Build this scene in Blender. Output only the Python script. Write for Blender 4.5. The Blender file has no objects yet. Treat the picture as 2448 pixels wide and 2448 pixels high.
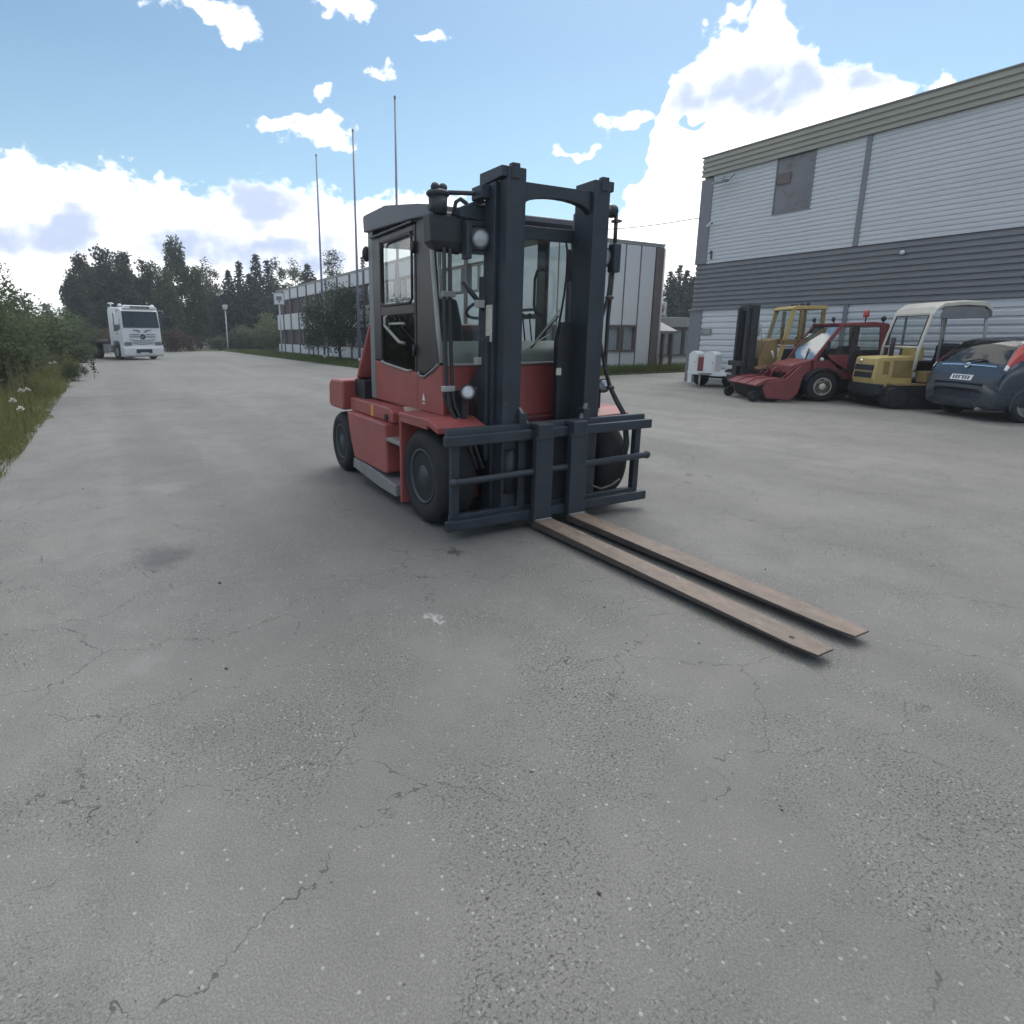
import bpy, bmesh, math, random
import numpy as np
from mathutils import Vector, Matrix
R = math.radians
scene = bpy.context.scene
COL = scene.collection

# ------------------------------------------------------------------ camera
# World axes: +X runs across the yard to the warehouse, +Y away along it.
F_PX, CX, CY, PITCH, HEAD, CAM_H = 1391.0, 1060.0, 1106.0, 12.34, 29.6, 1.55
cam = bpy.data.cameras.new("camera")
cam.sensor_width = 36.0
cam.lens = F_PX / 2448 * 36
cam.shift_x = (1224 - CX) / 2448
cam.shift_y = (CY - 1224) / 2448
cam.clip_start = 0.05
cam.clip_end = 6000
cam_o = bpy.data.objects.new("camera", cam)
COL.objects.link(cam_o)
cam_o.location = (0, 0, CAM_H)
cam_o.rotation_euler = (R(90 - PITCH), 0, R(-HEAD))
scene.camera = cam_o
scene.render.engine = 'CYCLES'
scene.cycles.max_bounces = 5
scene.cycles.diffuse_bounces = 2
scene.cycles.glossy_bounces = 3
scene.cycles.transmission_bounces = 3
scene.cycles.transparent_max_bounces = 10
scene.cycles.caustics_reflective = False
scene.cycles.caustics_refractive = False
scene.view_settings.view_transform = 'Standard'
scene.view_settings.look = 'None'
scene.view_settings.gamma = 1.0
scene.view_settings.exposure = EXPOSURE = 0.32

_s, _c, _p = math.sin(R(HEAD)), math.cos(R(HEAD)), R(PITCH)
FWD = Vector((_s * math.cos(_p), _c * math.cos(_p), -math.sin(_p)))
UPV = Vector((_s * math.sin(_p), _c * math.sin(_p), math.cos(_p)))
RGT = Vector((_c, -_s, 0))
def px_dir(x, y):
    return (FWD * F_PX + RGT * (x - CX) - UPV * (y - CY)).normalized()
def bearing(px):
    d = px_dir(px, 802)
    return math.atan2(d.x, d.y)
def at_y(px, Y):
    """ground spot at distance Y along the yard, seen in pixel column px"""
    return (Y * math.tan(bearing(px)), Y)

# ------------------------------------------------------------------ sky and sun
SUN_EL, SUN_AZ = 55.0, 55.0           # azimuth measured from +Y towards +X
world = bpy.data.worlds.new("World")
scene.world = world
world.use_nodes = True
def build_sky():
    nt = world.node_tree
    nt.nodes.clear()
    N = nt.nodes.new
    def link(a, b): nt.links.new(a, b)
    def val(sock_or_num, node_in):
        if isinstance(sock_or_num, (int, float)): node_in.default_value = sock_or_num
        else: link(sock_or_num, node_in)
    def mth(op, a, b=0.0, c=None, clamp=False):
        n = N('ShaderNodeMath'); n.operation = op; n.use_clamp = clamp
        val(a, n.inputs[0]); val(b, n.inputs[1])
        if c is not None: val(c, n.inputs[2])
        return n.outputs[0]
    out = N('ShaderNodeOutputWorld'); bg = N('ShaderNodeBackground')
    sky = N('ShaderNodeTexSky'); sky.sky_type = 'NISHITA'; sky.sun_disc = False
    sky.sun_elevation = R(SUN_EL); sky.sun_rotation = R(SUN_AZ)
    sky.altitude = 100; sky.air_density = 1.0; sky.dust_density = 0.6; sky.ozone_density = 1.2
    tc = N('ShaderNodeTexCoord')
    d = tc.outputs['Generated']
    sep = N('ShaderNodeSeparateXYZ'); link(d, sep.inputs[0])
    az = mth('ARCTAN2', sep.outputs['X'], sep.outputs['Y'])
    el = mth('ARCSINE', sep.outputs['Z'])
    comb = N('ShaderNodeCombineXYZ'); link(az, comb.inputs[0]); link(el, comb.inputs[1])
    # noise used to break up the cloud outlines
    def noise(vec, scale, detail=4, rough=0.55, off=0.0, color=False):
        n = N('ShaderNodeTexNoise'); n.noise_dimensions = '2D'
        n.inputs['Scale'].default_value = scale; n.inputs['Detail'].default_value = detail
        n.inputs['Roughness'].default_value = rough
        if off:
            v = N('ShaderNodeVectorMath'); v.operation = 'ADD'; link(vec, v.inputs[0]); v.inputs[1].default_value = (off, off * 1.7, 0)
            vec = v.outputs[0]
        link(vec, n.inputs['Vector'])
        return n.outputs['Color' if color else 'Fac']
    st = N('ShaderNodeVectorMath'); st.operation = 'MULTIPLY'; link(comb.outputs[0], st.inputs[0]); st.inputs[1].default_value = (1, 1.35, 1)
    n1 = noise(st.outputs[0], 11.0, 2, 0.5)
    n2 = noise(st.outputs[0], 40.0, 4, 0.62, 3.1)
    wn = noise(comb.outputs[0], 17.0, 2, 0.6, 5.2, True)
    wm = N('ShaderNodeVectorMath'); wm.operation = 'MULTIPLY_ADD'; link(wn, wm.inputs[0]); wm.inputs[1].default_value = (0.09, 0.06, 0); wm.inputs[2].default_value = (-0.045, -0.03, 0)
    wc = N('ShaderNodeVectorMath'); wc.operation = 'ADD'; link(comb.outputs[0], wc.inputs[0]); link(wm.outputs[0], wc.inputs[1])
    def field(blobs):
        cur = None
        for (x, y, rx, ry, w) in blobs:
            v = px_dir(x, y)
            a, e = math.atan2(v.x, v.y), math.asin(v.z)
            vx, vy = px_dir(x + rx, y), px_dir(x, y - ry)
            sa = abs(math.atan2(vx.x, vx.y) - a); se = abs(math.asin(vy.z) - e)
            s = N('ShaderNodeVectorMath'); s.operation = 'SUBTRACT'; link(wc.outputs[0], s.inputs[0]); s.inputs[1].default_value = (a, e, 0)
            m = N('ShaderNodeVectorMath'); m.operation = 'MULTIPLY'; link(s.outputs[0], m.inputs[0]); m.inputs[1].default_value = (1 / sa, 1 / se, 0)
            l = N('ShaderNodeVectorMath'); l.operation = 'LENGTH'; link(m.outputs[0], l.inputs[0])
            o = mth('MULTIPLY_ADD', l.outputs['Value'], -w, w)
            cur = o if cur is None else mth('MAXIMUM', cur, o)
        return cur
    # outline of the cloud bank and the cumulus: photo column, photo row of the upper edge
    tops = [(-700, 400), (-300, 385), (0, 372), (60, 378), (110, 374), (190, 363), (245, 365), (300, 384), (322, 402), (400, 420), (470, 436), (560, 436), (640, 430), (760, 442), (850, 466),
            (920, 452), (980, 440), (1060, 446), (1150, 490), (1250, 520), (1380, 530), (1470, 480), (1530, 430), (1552, 330), (1565, 250), (1590, 195), (1640, 140), (1690, 95), (1738, 58), (1765, 78),
            (1795, 30), (1830, -10), (1880, 5), (1905, 75), (1980, 118), (2010, 150), (2095, 148), (2120, 185), (2160, 222), (2230, 228), (2330, 262), (2448, 250), (2700, 300), (3200, 330)]
    def azel(x, y):
        v = px_dir(x, y); return math.atan2(v.x, v.y), math.asin(v.z)
    A0, A1 = azel(-700, 802)[0], azel(3200, 802)[0]
    fc = N('ShaderNodeFloatCurve'); cm = fc.mapping; cm.use_clip = False
    cv = cm.curves[0]
    pts = sorted([((azel(x, y)[0] - A0) / (A1 - A0), azel(x, y)[1]) for x, y in tops])
    pts = [(min(max(u, 0.0), 1.0), e) for u, e in pts]
    cv.points[0].location = pts[0]; cv.points[1].location = pts[-1]
    for q_ in pts[1:-1]: cv.points.new(*q_)
    for q_ in cv.points: q_.handle_type = 'AUTO_CLAMPED'
    cm.update()
    ws = N('ShaderNodeSeparateXYZ'); link(wc.outputs[0], ws.inputs[0])
    u_ = mth('MULTIPLY_ADD', ws.outputs[0], 1 / (A1 - A0), -A0 / (A1 - A0), True)
    link(u_, fc.inputs['Value'])
    f = mth('MULTIPLY', mth('SUBTRACT', fc.outputs[0], ws.outputs[1]), 26.0)
    f = mth('MINIMUM', f, 1.6)
    f = mth('MAXIMUM', mth('MAXIMUM', f, -1.5), field([  # loose scraps: centre x, y, half width, half height, weight
        (480, 15, 120, 52, 1.0), (560, 55, 75, 42, 1.0), (815, 5, 75, 34, .9), (760, 312, 95, 40, 1.0), (640, 292, 36, 20, .8),
        (775, 208, 32, 24, .9), (915, 175, 34, 20, .75), (1020, 107, 38, 13, .75), (1382, 355, 56, 20, 1.0), (1485, 300, 54, 32, .85), (1750, 25, 40, 34, .9), (2235, 205, 60, 22, .9)]))
    hole = field([(1640, 300, 95, 28, 1.2), (1540, 345, 60, 50, .8)])
    f = mth('SUBTRACT', f, mth('MAXIMUM', mth('MULTIPLY', hole, 2.2), 0.0))
    # unseen clouds added overhead to soften and neutralise the light
    n3 = noise(st.outputs[0], 2.4, 3, 0.5, 7.7)
    hi = N('ShaderNodeMapRange'); link(el, hi.inputs['Value']); hi.inputs['From Min'].default_value = R(29); hi.inputs['From Max'].default_value = R(40); hi.inputs['To Min'].default_value = -2.5; hi.inputs['To Max'].default_value = 0.0
    f = mth('MAXIMUM', f, mth('ADD', mth('MULTIPLY_ADD', n3, 6.0, -2.7), hi.outputs[0]))
    edge = mth('ADD', mth('MULTIPLY_ADD', n1, 1.3, -0.65), mth('MULTIPLY_ADD', n2, 1.3, -0.65))
    dens = mth('ADD', f, edge)
    mr = N('ShaderNodeMapRange'); mr.interpolation_type = 'SMOOTHSTEP'; link(dens, mr.inputs['Value'])
    mr.inputs['From Min'].default_value = -0.05; mr.inputs['From Max'].default_value = 0.5
    mask = mr.outputs[0]
    shade = field([  # grey undersides
        (640, 500, 170, 62, 1), (130, 560, 210, 60, 1), (400, 590, 170, 55, .9), (650, 590, 180, 60, .9), (1760, 205, 140, 70, 1), (1900, 195, 110, 85, 1), (2040, 210, 80, 45, .8)])
    sh = N('ShaderNodeMapRange'); sh.interpolation_type = 'SMOOTHSTEP'
    link(mth('ADD', mth('MAXIMUM', shade, -1.0), mth('ADD', mth('MULTIPLY_ADD', n1, 1.9, -0.95), mth('MULTIPLY_ADD', n2, 0.7, -0.35))), sh.inputs['Value'])
    sh.inputs['From Min'].default_value = -0.55; sh.inputs['From Max'].default_value = 0.85
    shf = sh.outputs[0]
    cc = N('ShaderNodeMix'); cc.data_type = 'RGBA'; link(shf, cc.inputs['Factor'])
    cc.inputs['A'].default_value = (*CLOUD_LIT, 1); cc.inputs['B'].default_value = (*CLOUD_SHADE, 1)
    # thin haze brightening towards the horizon
    hz = N('ShaderNodeMapRange'); link(el, hz.inputs['Value'])
    hz.inputs['From Min'].default_value = R(22); hz.inputs['From Max'].default_value = R(4)
    hz.inputs['To Max'].default_value = 0.35
    tint = N('ShaderNodeMix'); tint.data_type = 'RGBA'; tint.blend_type = 'MULTIPLY'; tint.inputs['Factor'].default_value = 1
    link(sky.outputs[0], tint.inputs['A']); tint.inputs['B'].default_value = (*SKY_TINT, 1)
    hm = N('ShaderNodeMix'); hm.data_type = 'RGBA'; link(hz.outputs[0], hm.inputs['Factor'])
    link(tint.outputs['Result'], hm.inputs['A']); hm.inputs['B'].default_value = (*SKY_HAZE, 1)
    mix = N('ShaderNodeMix'); mix.data_type = 'RGBA'; link(mask, mix.inputs['Factor'])
    link(hm.outputs['Result'], mix.inputs['A']); link(cc.outputs['Result'], mix.inputs['B'])
    link(mix.outputs['Result'], bg.inputs['Color']); bg.inputs['Strength'].default_value = 0.1
    link(bg.outputs[0], out.inputs[0])
CLOUD_LIT, CLOUD_SHADE, SKY_TINT, SKY_HAZE = (14.5, 14.4, 14.1), (5.4, 6.3, 8.4), (1.06, 1.2, 1.14), (5.0, 7.6, 8.9)
build_sky()
world.cycles.sampling_method = 'MANUAL'; world.cycles.sample_map_resolution = 256

sl = bpy.data.lights.new("sun", 'SUN')
sl.energy = 1.5
sl.angle = R(45)
sl.color = (1.0, 0.95, 0.88)
sun = bpy.data.objects.new("sun", sl)
COL.objects.link(sun)
sd = Vector((math.sin(R(SUN_AZ)) * math.cos(R(SUN_EL)), math.cos(R(SUN_AZ)) * math.cos(R(SUN_EL)), math.sin(R(SUN_EL))))
sun.rotation_euler = sd.to_track_quat('Z', 'Y').to_euler()
sun.location = (20, 20, 40)

# ------------------------------------------------------------------ helpers
rng = np.random.default_rng(7)
random.seed(7)

def mesh_np(name, verts, faces, mat, smooth=False):
    """verts (n,3), faces (m,k) with one k"""
    verts = np.asarray(verts, dtype=np.float32); faces = np.asarray(faces, dtype=np.int32)
    me = bpy.data.meshes.new(name)
    m, k = faces.shape
    me.vertices.add(len(verts)); me.vertices.foreach_set('co', verts.ravel())
    me.loops.add(m * k); me.loops.foreach_set('vertex_index', faces.ravel())
    me.polygons.add(m); me.polygons.foreach_set('loop_start', np.arange(m, dtype=np.int32) * k)
    if smooth: me.polygons.foreach_set('use_smooth', np.ones(m, dtype=bool))
    me.update(calc_edges=True)
    if mat: me.materials.append(mat)
    return me

class MB:
    """collects simple shapes into one mesh"""
    def __init__(s): s.v = []; s.f = []; s.sm = []
    def add(s, vs, fs, smooth=False):
        b = len(s.v); s.v += [tuple(v) for v in vs]
        for f in fs: s.f.append([i + b for i in f]); s.sm.append(smooth)
        return s
    def box(s, x0, x1, y0, y1, z0, z1, m=None):
        vs = [Vector((x, y, z)) for z in (z0, z1) for y in (y0, y1) for x in (x0, x1)]
        if m: vs = [m @ v for v in vs]
        return s.add(vs, [(0, 2, 3, 1), (4, 5, 7, 6), (0, 1, 5, 4), (2, 6, 7, 3), (0, 4, 6, 2), (1, 3, 7, 5)])
    def hexa(s, a, b):
        """a, b: two quads (4 points each) joined into a solid"""
        return s.loft([a, b])
    def loft(s, rings, cap=True, smooth=False, closed=True):
        n = len(rings[0]); vs = [p for r_ in rings for p in r_]; fs = []
        for i in range(len(rings) - 1):
            for j in range(n if closed else n - 1):
                k = (j + 1) % n
                fs.append((i * n + j, i * n + k, (i + 1) * n + k, (i + 1) * n + j))
        s.add(vs, fs, smooth)
        if cap and closed:
            b = len(s.v) - len(vs)
            s.f.append([b + j for j in range(n)][::-1]); s.sm.append(False)
            s.f.append([b + (len(rings) - 1) * n + j for j in range(n)]); s.sm.append(False)
        return s
    def prism(s, poly, axis, a, b):
        """poly in the two other axes (order x,y,z without axis), extruded a..b"""
        def p(u, v, w):
            return {'x': (w, u, v), 'y': (u, w, v), 'z': (u, v, w)}[axis]
        return s.loft([[p(u, v, a) for u, v in poly], [p(u, v, b) for u, v in poly]])
    def cyl(s, p0, p1, r0, r1=None, n=16, cap=True, smooth=True):
        p0, p1 = Vector(p0), Vector(p1); r1 = r0 if r1 is None else r1
        d = (p1 - p0).normalized(); a = d.orthogonal().normalized(); b = d.cross(a)
        ring = lambda p, r_: [p + (a * math.cos(t) + b * math.sin(t)) * r_ for t in [2 * math.pi * i / n for i in range(n)]]
        return s.loft([ring(p0, r0), ring(p1, r1)], cap, smooth)
    def tube(s, pts, r, n=8, cap=True):
        pts = [Vector(p) for p in pts]; rings = []; up = None
        for i, p in enumerate(pts):
            d = (pts[min(i + 1, len(pts) - 1)] - pts[max(i - 1, 0)]).normalized()
            if up is None: up = d.orthogonal().normalized()
            up = (up - d * up.dot(d)); up = up.normalized() if up.length > 1e-5 else d.orthogonal().normalized()
            b = d.cross(up); rr = r[i] if isinstance(r, (list, tuple)) else r
            rings.append([p + (up * math.cos(t) + b * math.sin(t)) * rr for t in [2 * math.pi * k / n for k in range(n)]])
        return s.loft(rings, cap, True)
    def lathe(s, prof, c, axis='x', n=32, smooth=True):
        """prof: list of (offset along axis, radius)"""
        c = Vector(c)
        ax = {'x': Vector((1, 0, 0)), 'y': Vector((0, 1, 0)), 'z': Vector((0, 0, 1))}[axis] if isinstance(axis, str) else Vector(axis).normalized()
        a = ax.orthogonal().normalized(); b = ax.cross(a); rings = []
        for o, r_ in prof:
            rings.append([c + ax * o + (a * math.cos(t) + b * math.sin(t)) * max(r_, 1e-4) for t in [2 * math.pi * i / n for i in range(n)]])
        return s.loft(rings, True, smooth)
    def ball(s, c, r, n=12, m=8, sc=(1, 1, 1)):
        c = Vector(c); rings = []
        for i in range(m + 1):
            t = math.pi * i / m
            rr = max(math.sin(t), 0.02)
            rings.append([c + Vector((math.cos(a) * rr * sc[0], math.sin(a) * rr * sc[1], -math.cos(t) * sc[2])) * r for a in [2 * math.pi * k / n for k in range(n)]])
        return s.loft(rings, True, True)
    def obj(s, name, mat, parent=None, bevel=0.0, seg=2, ang=40):
        me = bpy.data.meshes.new(name)
        me.from_pydata(s.v, [], s.f)
        me.polygons.foreach_set('use_smooth', s.sm)
        bm = bmesh.new(); bm.from_mesh(me); bmesh.ops.recalc_face_normals(bm, faces=bm.faces[:]); bm.to_mesh(me); bm.free()
        me.update()
        if mat: me.materials.append(mat)
        o = bpy.data.objects.new(name, me); COL.objects.link(o)
        if parent: o.parent = parent
        if bevel:
            b = o.modifiers.new('bevel', 'BEVEL'); b.width = bevel; b.segments = seg; b.limit_method = 'ANGLE'; b.angle_limit = R(ang)
            b.harden_normals = False
        return o

def tag(o, label, cat, group=None, kind=None):
    o['label'] = label; o['category'] = cat
    if group: o['group'] = group
    if kind: o['kind'] = kind
    return o
def struct(o): o['kind'] = 'structure'; return o
def thing(name, label, cat, loc=(0, 0, 0), rz=0.0, group=None):
    o = bpy.data.objects.new(name, None); COL.objects.link(o)
    o.location = loc; o.rotation_euler = (0, 0, rz); o.empty_display_size = 0.3
    return tag(o, label, cat, group)
def link_obj(name, me, parent=None, loc=(0, 0, 0), rz=0, sc=1):
    o = bpy.data.objects.new(name, me); COL.objects.link(o)
    o.location = loc; o.rotation_euler = (0, 0, rz)
    o.scale = (sc, sc, sc) if isinstance(sc, (int, float)) else sc
    if parent: o.parent = parent
    return o
def copy_tree(o, parent=None):
    c = o.copy(); COL.objects.link(c)
    if parent: c.parent = parent
    for ch in list(o.children): copy_tree(ch, c)
    return c

# ------------------------------------------------------------------ materials
def mat(name, col, rough=0.5, metal=0.0, var=0.12, scale=3.0, bump=0.0, bscale=60.0, spot=None, spot_amt=0.3, spot_scale=6.0, spec=0.5, coat=0.0, stretch=(1, 1, 1)):
    m = bpy.data.materials.new(name); m.use_nodes = True
    nt = m.node_tree; N = nt.nodes.new; L = nt.links.new
    b = nt.nodes['Principled BSDF']
    b.inputs['Roughness'].default_value = rough; b.inputs['Metallic'].default_value = metal
    b.inputs['Specular IOR Level'].default_value = spec
    b.inputs['Coat Weight'].default_value = coat; b.inputs['Coat Roughness'].default_value = 0.12
    tc = N('ShaderNodeTexCoord'); mp = N('ShaderNodeMapping'); mp.inputs['Scale'].default_value = stretch
    L(tc.outputs['Object'], mp.inputs[0])
    n = N('ShaderNodeTexNoise'); n.inputs['Scale'].default_value = scale; n.inputs['Detail'].default_value = 6; n.inputs['Roughness'].default_value = 0.62
    L(mp.outputs[0], n.inputs['Vector'])
    mr = N('ShaderNodeMapRange'); mr.inputs['From Min'].default_value = 0.3; mr.inputs['From Max'].default_value = 0.7
    L(n.outputs['Fac'], mr.inputs['Value'])
    mx = N('ShaderNodeMix'); mx.data_type = 'RGBA'; L(mr.outputs[0], mx.inputs['Factor'])
    mx.inputs['A'].default_value = (*[min(1, c * (1 - var)) for c in col], 1); mx.inputs['B'].default_value = (*[min(1, c * (1 + var)) for c in col], 1)
    last = mx.outputs['Result']
    if spot:
        n2 = N('ShaderNodeTexNoise'); n2.inputs['Scale'].default_value = spot_scale; n2.inputs['Detail'].default_value = 9; n2.inputs['Roughness'].default_value = 0.72
        ad = N('ShaderNodeVectorMath'); ad.operation = 'ADD'; L(mp.outputs[0], ad.inputs[0]); ad.inputs[1].default_value = (3.3, 7.1, 1.9)
        L(ad.outputs[0], n2.inputs['Vector'])
        r2 = N('ShaderNodeMapRange'); th = 0.72 - 0.32 * spot_amt
        r2.inputs['From Min'].default_value = th; r2.inputs['From Max'].default_value = th + 0.12
        L(n2.outputs['Fac'], r2.inputs['Value'])
        m2 = N('ShaderNodeMix'); m2.data_type = 'RGBA'; L(r2.outputs[0], m2.inputs['Factor']); L(last, m2.inputs['A']); m2.inputs['B'].default_value = (*spot, 1)
        last = m2.outputs['Result']
    L(last, b.inputs['Base Color'])
    # uneven gloss
    rr = N('ShaderNodeMapRange'); rr.inputs['To Min'].default_value = max(0.02, rough * 0.8); rr.inputs['To Max'].default_value = min(1, rough * 1.2)
    L(n.outputs['Fac'], rr.inputs['Value']); L(rr.outputs[0], b.inputs['Roughness'])
    if bump:
        n3 = N('ShaderNodeTexNoise'); n3.inputs['Scale'].default_value = bscale; n3.inputs['Detail'].default_value = 5
        L(mp.outputs[0], n3.inputs['Vector'])
        bp = N('ShaderNodeBump'); bp.inputs['Strength'].default_value = bump; bp.inputs['Distance'].default_value = 0.02
        L(n3.outputs['Fac'], bp.inputs['Height']); L(bp.outputs[0], b.inputs['Normal'])
    return m

def glass(name, tint=(0.75, 0.8, 0.8), rough=0.02, ior=1.5, dirt=0.06):
    """a thin pane: clear with a real mirror-like surface and a film of dust"""
    m = bpy.data.materials.new(name); m.use_nodes = True
    nt = m.node_tree; N = nt.nodes.new; L = nt.links.new
    nt.nodes.remove(nt.nodes['Principled BSDF'])
    t = N('ShaderNodeBsdfTransparent'); t.inputs[0].default_value = (*tint, 1)
    g = N('ShaderNodeBsdfGlossy'); g.inputs['Roughness'].default_value = rough
    # Schlick reflectance, the same from both faces of the pane
    ge = N('ShaderNodeNewGeometry'); dt = N('ShaderNodeVectorMath'); dt.operation = 'DOT_PRODUCT'; L(ge.outputs['Incoming'], dt.inputs[0]); L(ge.outputs['Normal'], dt.inputs[1])
    def mm(op, a, b_=0.0):
        k = N('ShaderNodeMath'); k.operation = op
        for i, v in enumerate((a, b_)):
            if isinstance(v, (int, float)): k.inputs[i].default_value = v
            else: L(v, k.inputs[i])
        return k.outputs[0]
    f0 = ((ior - 1) / (ior + 1)) ** 2
    fres = mm('ADD', mm('MULTIPLY', mm('POWER', mm('SUBTRACT', 1.0, mm('ABSOLUTE', dt.outputs['Value'])), 5.0), 1 - f0), f0)
    mx = N('ShaderNodeMixShader'); L(fres, mx.inputs[0]); L(t.outputs[0], mx.inputs[1]); L(g.outputs[0], mx.inputs[2])
    d = N('ShaderNodeBsdfDiffuse'); d.inputs[0].default_value = (0.45, 0.45, 0.42, 1)
    n = N('ShaderNodeTexNoise'); n.inputs['Scale'].default_value = 5; n.inputs['Detail'].default_value = 6
    tc = N('ShaderNodeTexCoord'); L(tc.outputs['Object'], n.inputs['Vector'])
    mr = N('ShaderNodeMapRange'); mr.inputs['To Max'].default_value = dirt * 2; L(n.outputs['Fac'], mr.inputs['Value'])
    m2 = N('ShaderNodeMixShader'); L(mr.outputs[0], m2.inputs[0]); L(mx.outputs[0], m2.inputs[1]); L(d.outputs[0], m2.inputs[2])
    L(m2.outputs[0], nt.nodes['Material Output'].inputs[0])
    return m

def leaf_mat(name, a, b, trans=0.35):
    m = bpy.data.materials.new(name); m.use_nodes = True
    nt = m.node_tree; N = nt.nodes.new; L = nt.links.new
    nt.nodes.remove(nt.nodes['Principled BSDF'])
    geo = N('ShaderNodeNewGeometry'); mx = N('ShaderNodeMix'); mx.data_type = 'RGBA'
    L(geo.outputs['Random Per Island'], mx.inputs['Factor']); mx.inputs['A'].default_value = (*a, 1); mx.inputs['B'].default_value = (*b, 1)
    oi = N('ShaderNodeObjectInfo'); hs = N('ShaderNodeHueSaturation')
    mr = N('ShaderNodeMapRange'); mr.inputs['To Min'].default_value = 0.8; mr.inputs['To Max'].default_value = 1.2; L(oi.outputs['Random'], mr.inputs['Value'])
    L(mx.outputs['Result'], hs.inputs['Color']); L(mr.outputs[0], hs.inputs['Value'])
    d = N('ShaderNodeBsdfDiffuse'); t = N('ShaderNodeBsdfTranslucent'); L(hs.outputs[0], d.inputs[0]); L(hs.outputs[0], t.inputs[0])
    ms = N('ShaderNodeMixShader'); ms.inputs[0].default_value = trans; L(d.outputs[0], ms.inputs[1]); L(t.outputs[0], ms.inputs[2])
    L(ms.outputs[0], nt.nodes['Material Output'].inputs[0])
    return m

M = {}
M['red'] = mat('red_paint', (0.33, 0.085, 0.08), 0.42, var=0.16, scale=2.5, spot=(0.22, 0.08, 0.075), spot_amt=0.32, spot_scale=5, bump=0.04, bscale=30)
M['red_in'] = mat('shaded_red_paint', (0.11, 0.028, 0.028), 0.6, var=0.3, scale=5)  # red paint darkened, so the shade of recesses sits in the colour
M['mast'] = mat('blue_black_paint', (0.03, 0.038, 0.052), 0.5, var=0.25, scale=4, spot=(0.06, 0.062, 0.068), spot_amt=0.3, spot_scale=11, bump=0.05, bscale=45)
M['black'] = mat('black_plastic', (0.02, 0.023, 0.03), 0.5, var=0.2, scale=6)
M['trim'] = mat('brown_black_trim', (0.034, 0.028, 0.033), 0.42, var=0.3, scale=5, spot=(0.13, 0.12, 0.125), spot_amt=0.16, spot_scale=14)
M['rubber'] = mat('tyre_rubber', (0.017, 0.018, 0.022), 0.8, var=0.3, scale=7, spot=(0.045, 0.044, 0.043), spot_amt=0.3, spot_scale=9, bump=0.15, bscale=70)
M['rim'] = mat('dark_rim_paint', (0.045, 0.054, 0.068), 0.5, var=0.2, scale=8, spot=(0.12, 0.11, 0.1), spot_amt=0.2, spot_scale=12)
M['steel'] = mat('worn_grey_steel', (0.24, 0.235, 0.24), 0.5, 0.0, var=0.2, scale=6, spot=(0.14, 0.12, 0.115), spot_amt=0.35, spot_scale=9, bump=0.1)
M['rust'] = mat('rusty_fork_steel', (0.19, 0.145, 0.115), 0.55, 0.0, var=0.32, scale=9, spot=(0.4, 0.385, 0.36), spot_amt=0.42, spot_scale=5, bump=0.25, bscale=60, stretch=(1.3, 0.8, 1))
M['rust_edge'] = mat('dark_fork_edge', (0.075, 0.062, 0.058), 0.7, var=0.3, scale=8)
M['grey'] = mat('mid_grey_paint', (0.2, 0.205, 0.215), 0.5, var=0.12, scale=4, spot=(0.3, 0.3, 0.3), spot_amt=0.15, spot_scale=12)
M['grey_light'] = mat('light_grey_plastic', (0.36, 0.37, 0.36), 0.55, var=0.1, scale=5)
M['chrome'] = mat('lamp_reflector', (0.75, 0.76, 0.78), 0.12, 1.0, var=0.04)
M['bowl'] = mat('pale_lamp_bowl', (0.62, 0.64, 0.68), 0.25, 0.35, var=0.1, scale=20)  # pale colour stands in for the bright reflection inside the lamps
M['roof_grey'] = mat('cab_roof_paint', (0.125, 0.125, 0.145), 0.5, var=0.15, scale=4, spot=(0.22, 0.22, 0.22), spot_amt=0.2, spot_scale=9)
M['white'] = mat('white_paint', (0.74, 0.75, 0.76), 0.4, var=0.04, scale=3, spot=(0.6, 0.6, 0.6), spot_amt=0.12)
M['sticker'] = mat('worn_white_label', (0.6, 0.58, 0.52), 0.6, var=0.15, scale=30, spot=(0.22, 0.2, 0.18), spot_amt=0.42, spot_scale=26)
M['orange'] = mat('orange_reflector', (0.7, 0.3, 0.03), 0.3, var=0.05)
M['redlens'] = mat('red_lamp_lens', (0.45, 0.05, 0.04), 0.15, var=0.08, coat=0.5)
M['hose'] = mat('hydraulic_hose', (0.03, 0.032, 0.036), 0.6, var=0.25, scale=20, spot=(0.1, 0.085, 0.07), spot_amt=0.2)
M['brown_steel'] = mat('weathered_rod', (0.1, 0.085, 0.08), 0.55, var=0.25, scale=12)
M['glass'] = glass('cab_glass', (0.93, 0.96, 0.95), ior=1.4, dirt=0.03)
M['glass_side'] = glass('side_door_glass', (0.85, 0.88, 0.9), ior=1.75, dirt=0.04)
M['glass_dark'] = glass('tinted_glass', (0.12, 0.14, 0.16), ior=1.7, dirt=0.02)
M['lens'] = glass('lamp_lens', (0.95, 0.96, 0.97), ior=1.45, dirt=0.05)
M['yellow'] = mat('faded_yellow_paint', (0.5, 0.38, 0.15), 0.5, var=0.12, scale=3, spot=(0.28, 0.19, 0.08), spot_amt=0.28, spot_scale=7)
M['ochre'] = mat('dull_ochre_paint', (0.27, 0.195, 0.085), 0.55, var=0.2, scale=4, spot=(0.14, 0.1, 0.06), spot_amt=0.3, spot_scale=8)
M['maroon'] = mat('maroon_paint', (0.2, 0.045, 0.05), 0.4, var=0.15, scale=4, spot=(0.1, 0.04, 0.035), spot_amt=0.22)
M['car'] = mat('dark_blue_car_paint', (0.025, 0.038, 0.058), 0.28, 0.2, var=0.05, coat=0.8)
M['car_low'] = mat('dark_bumper_plastic', (0.05, 0.058, 0.07), 0.5, var=0.1)
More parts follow.
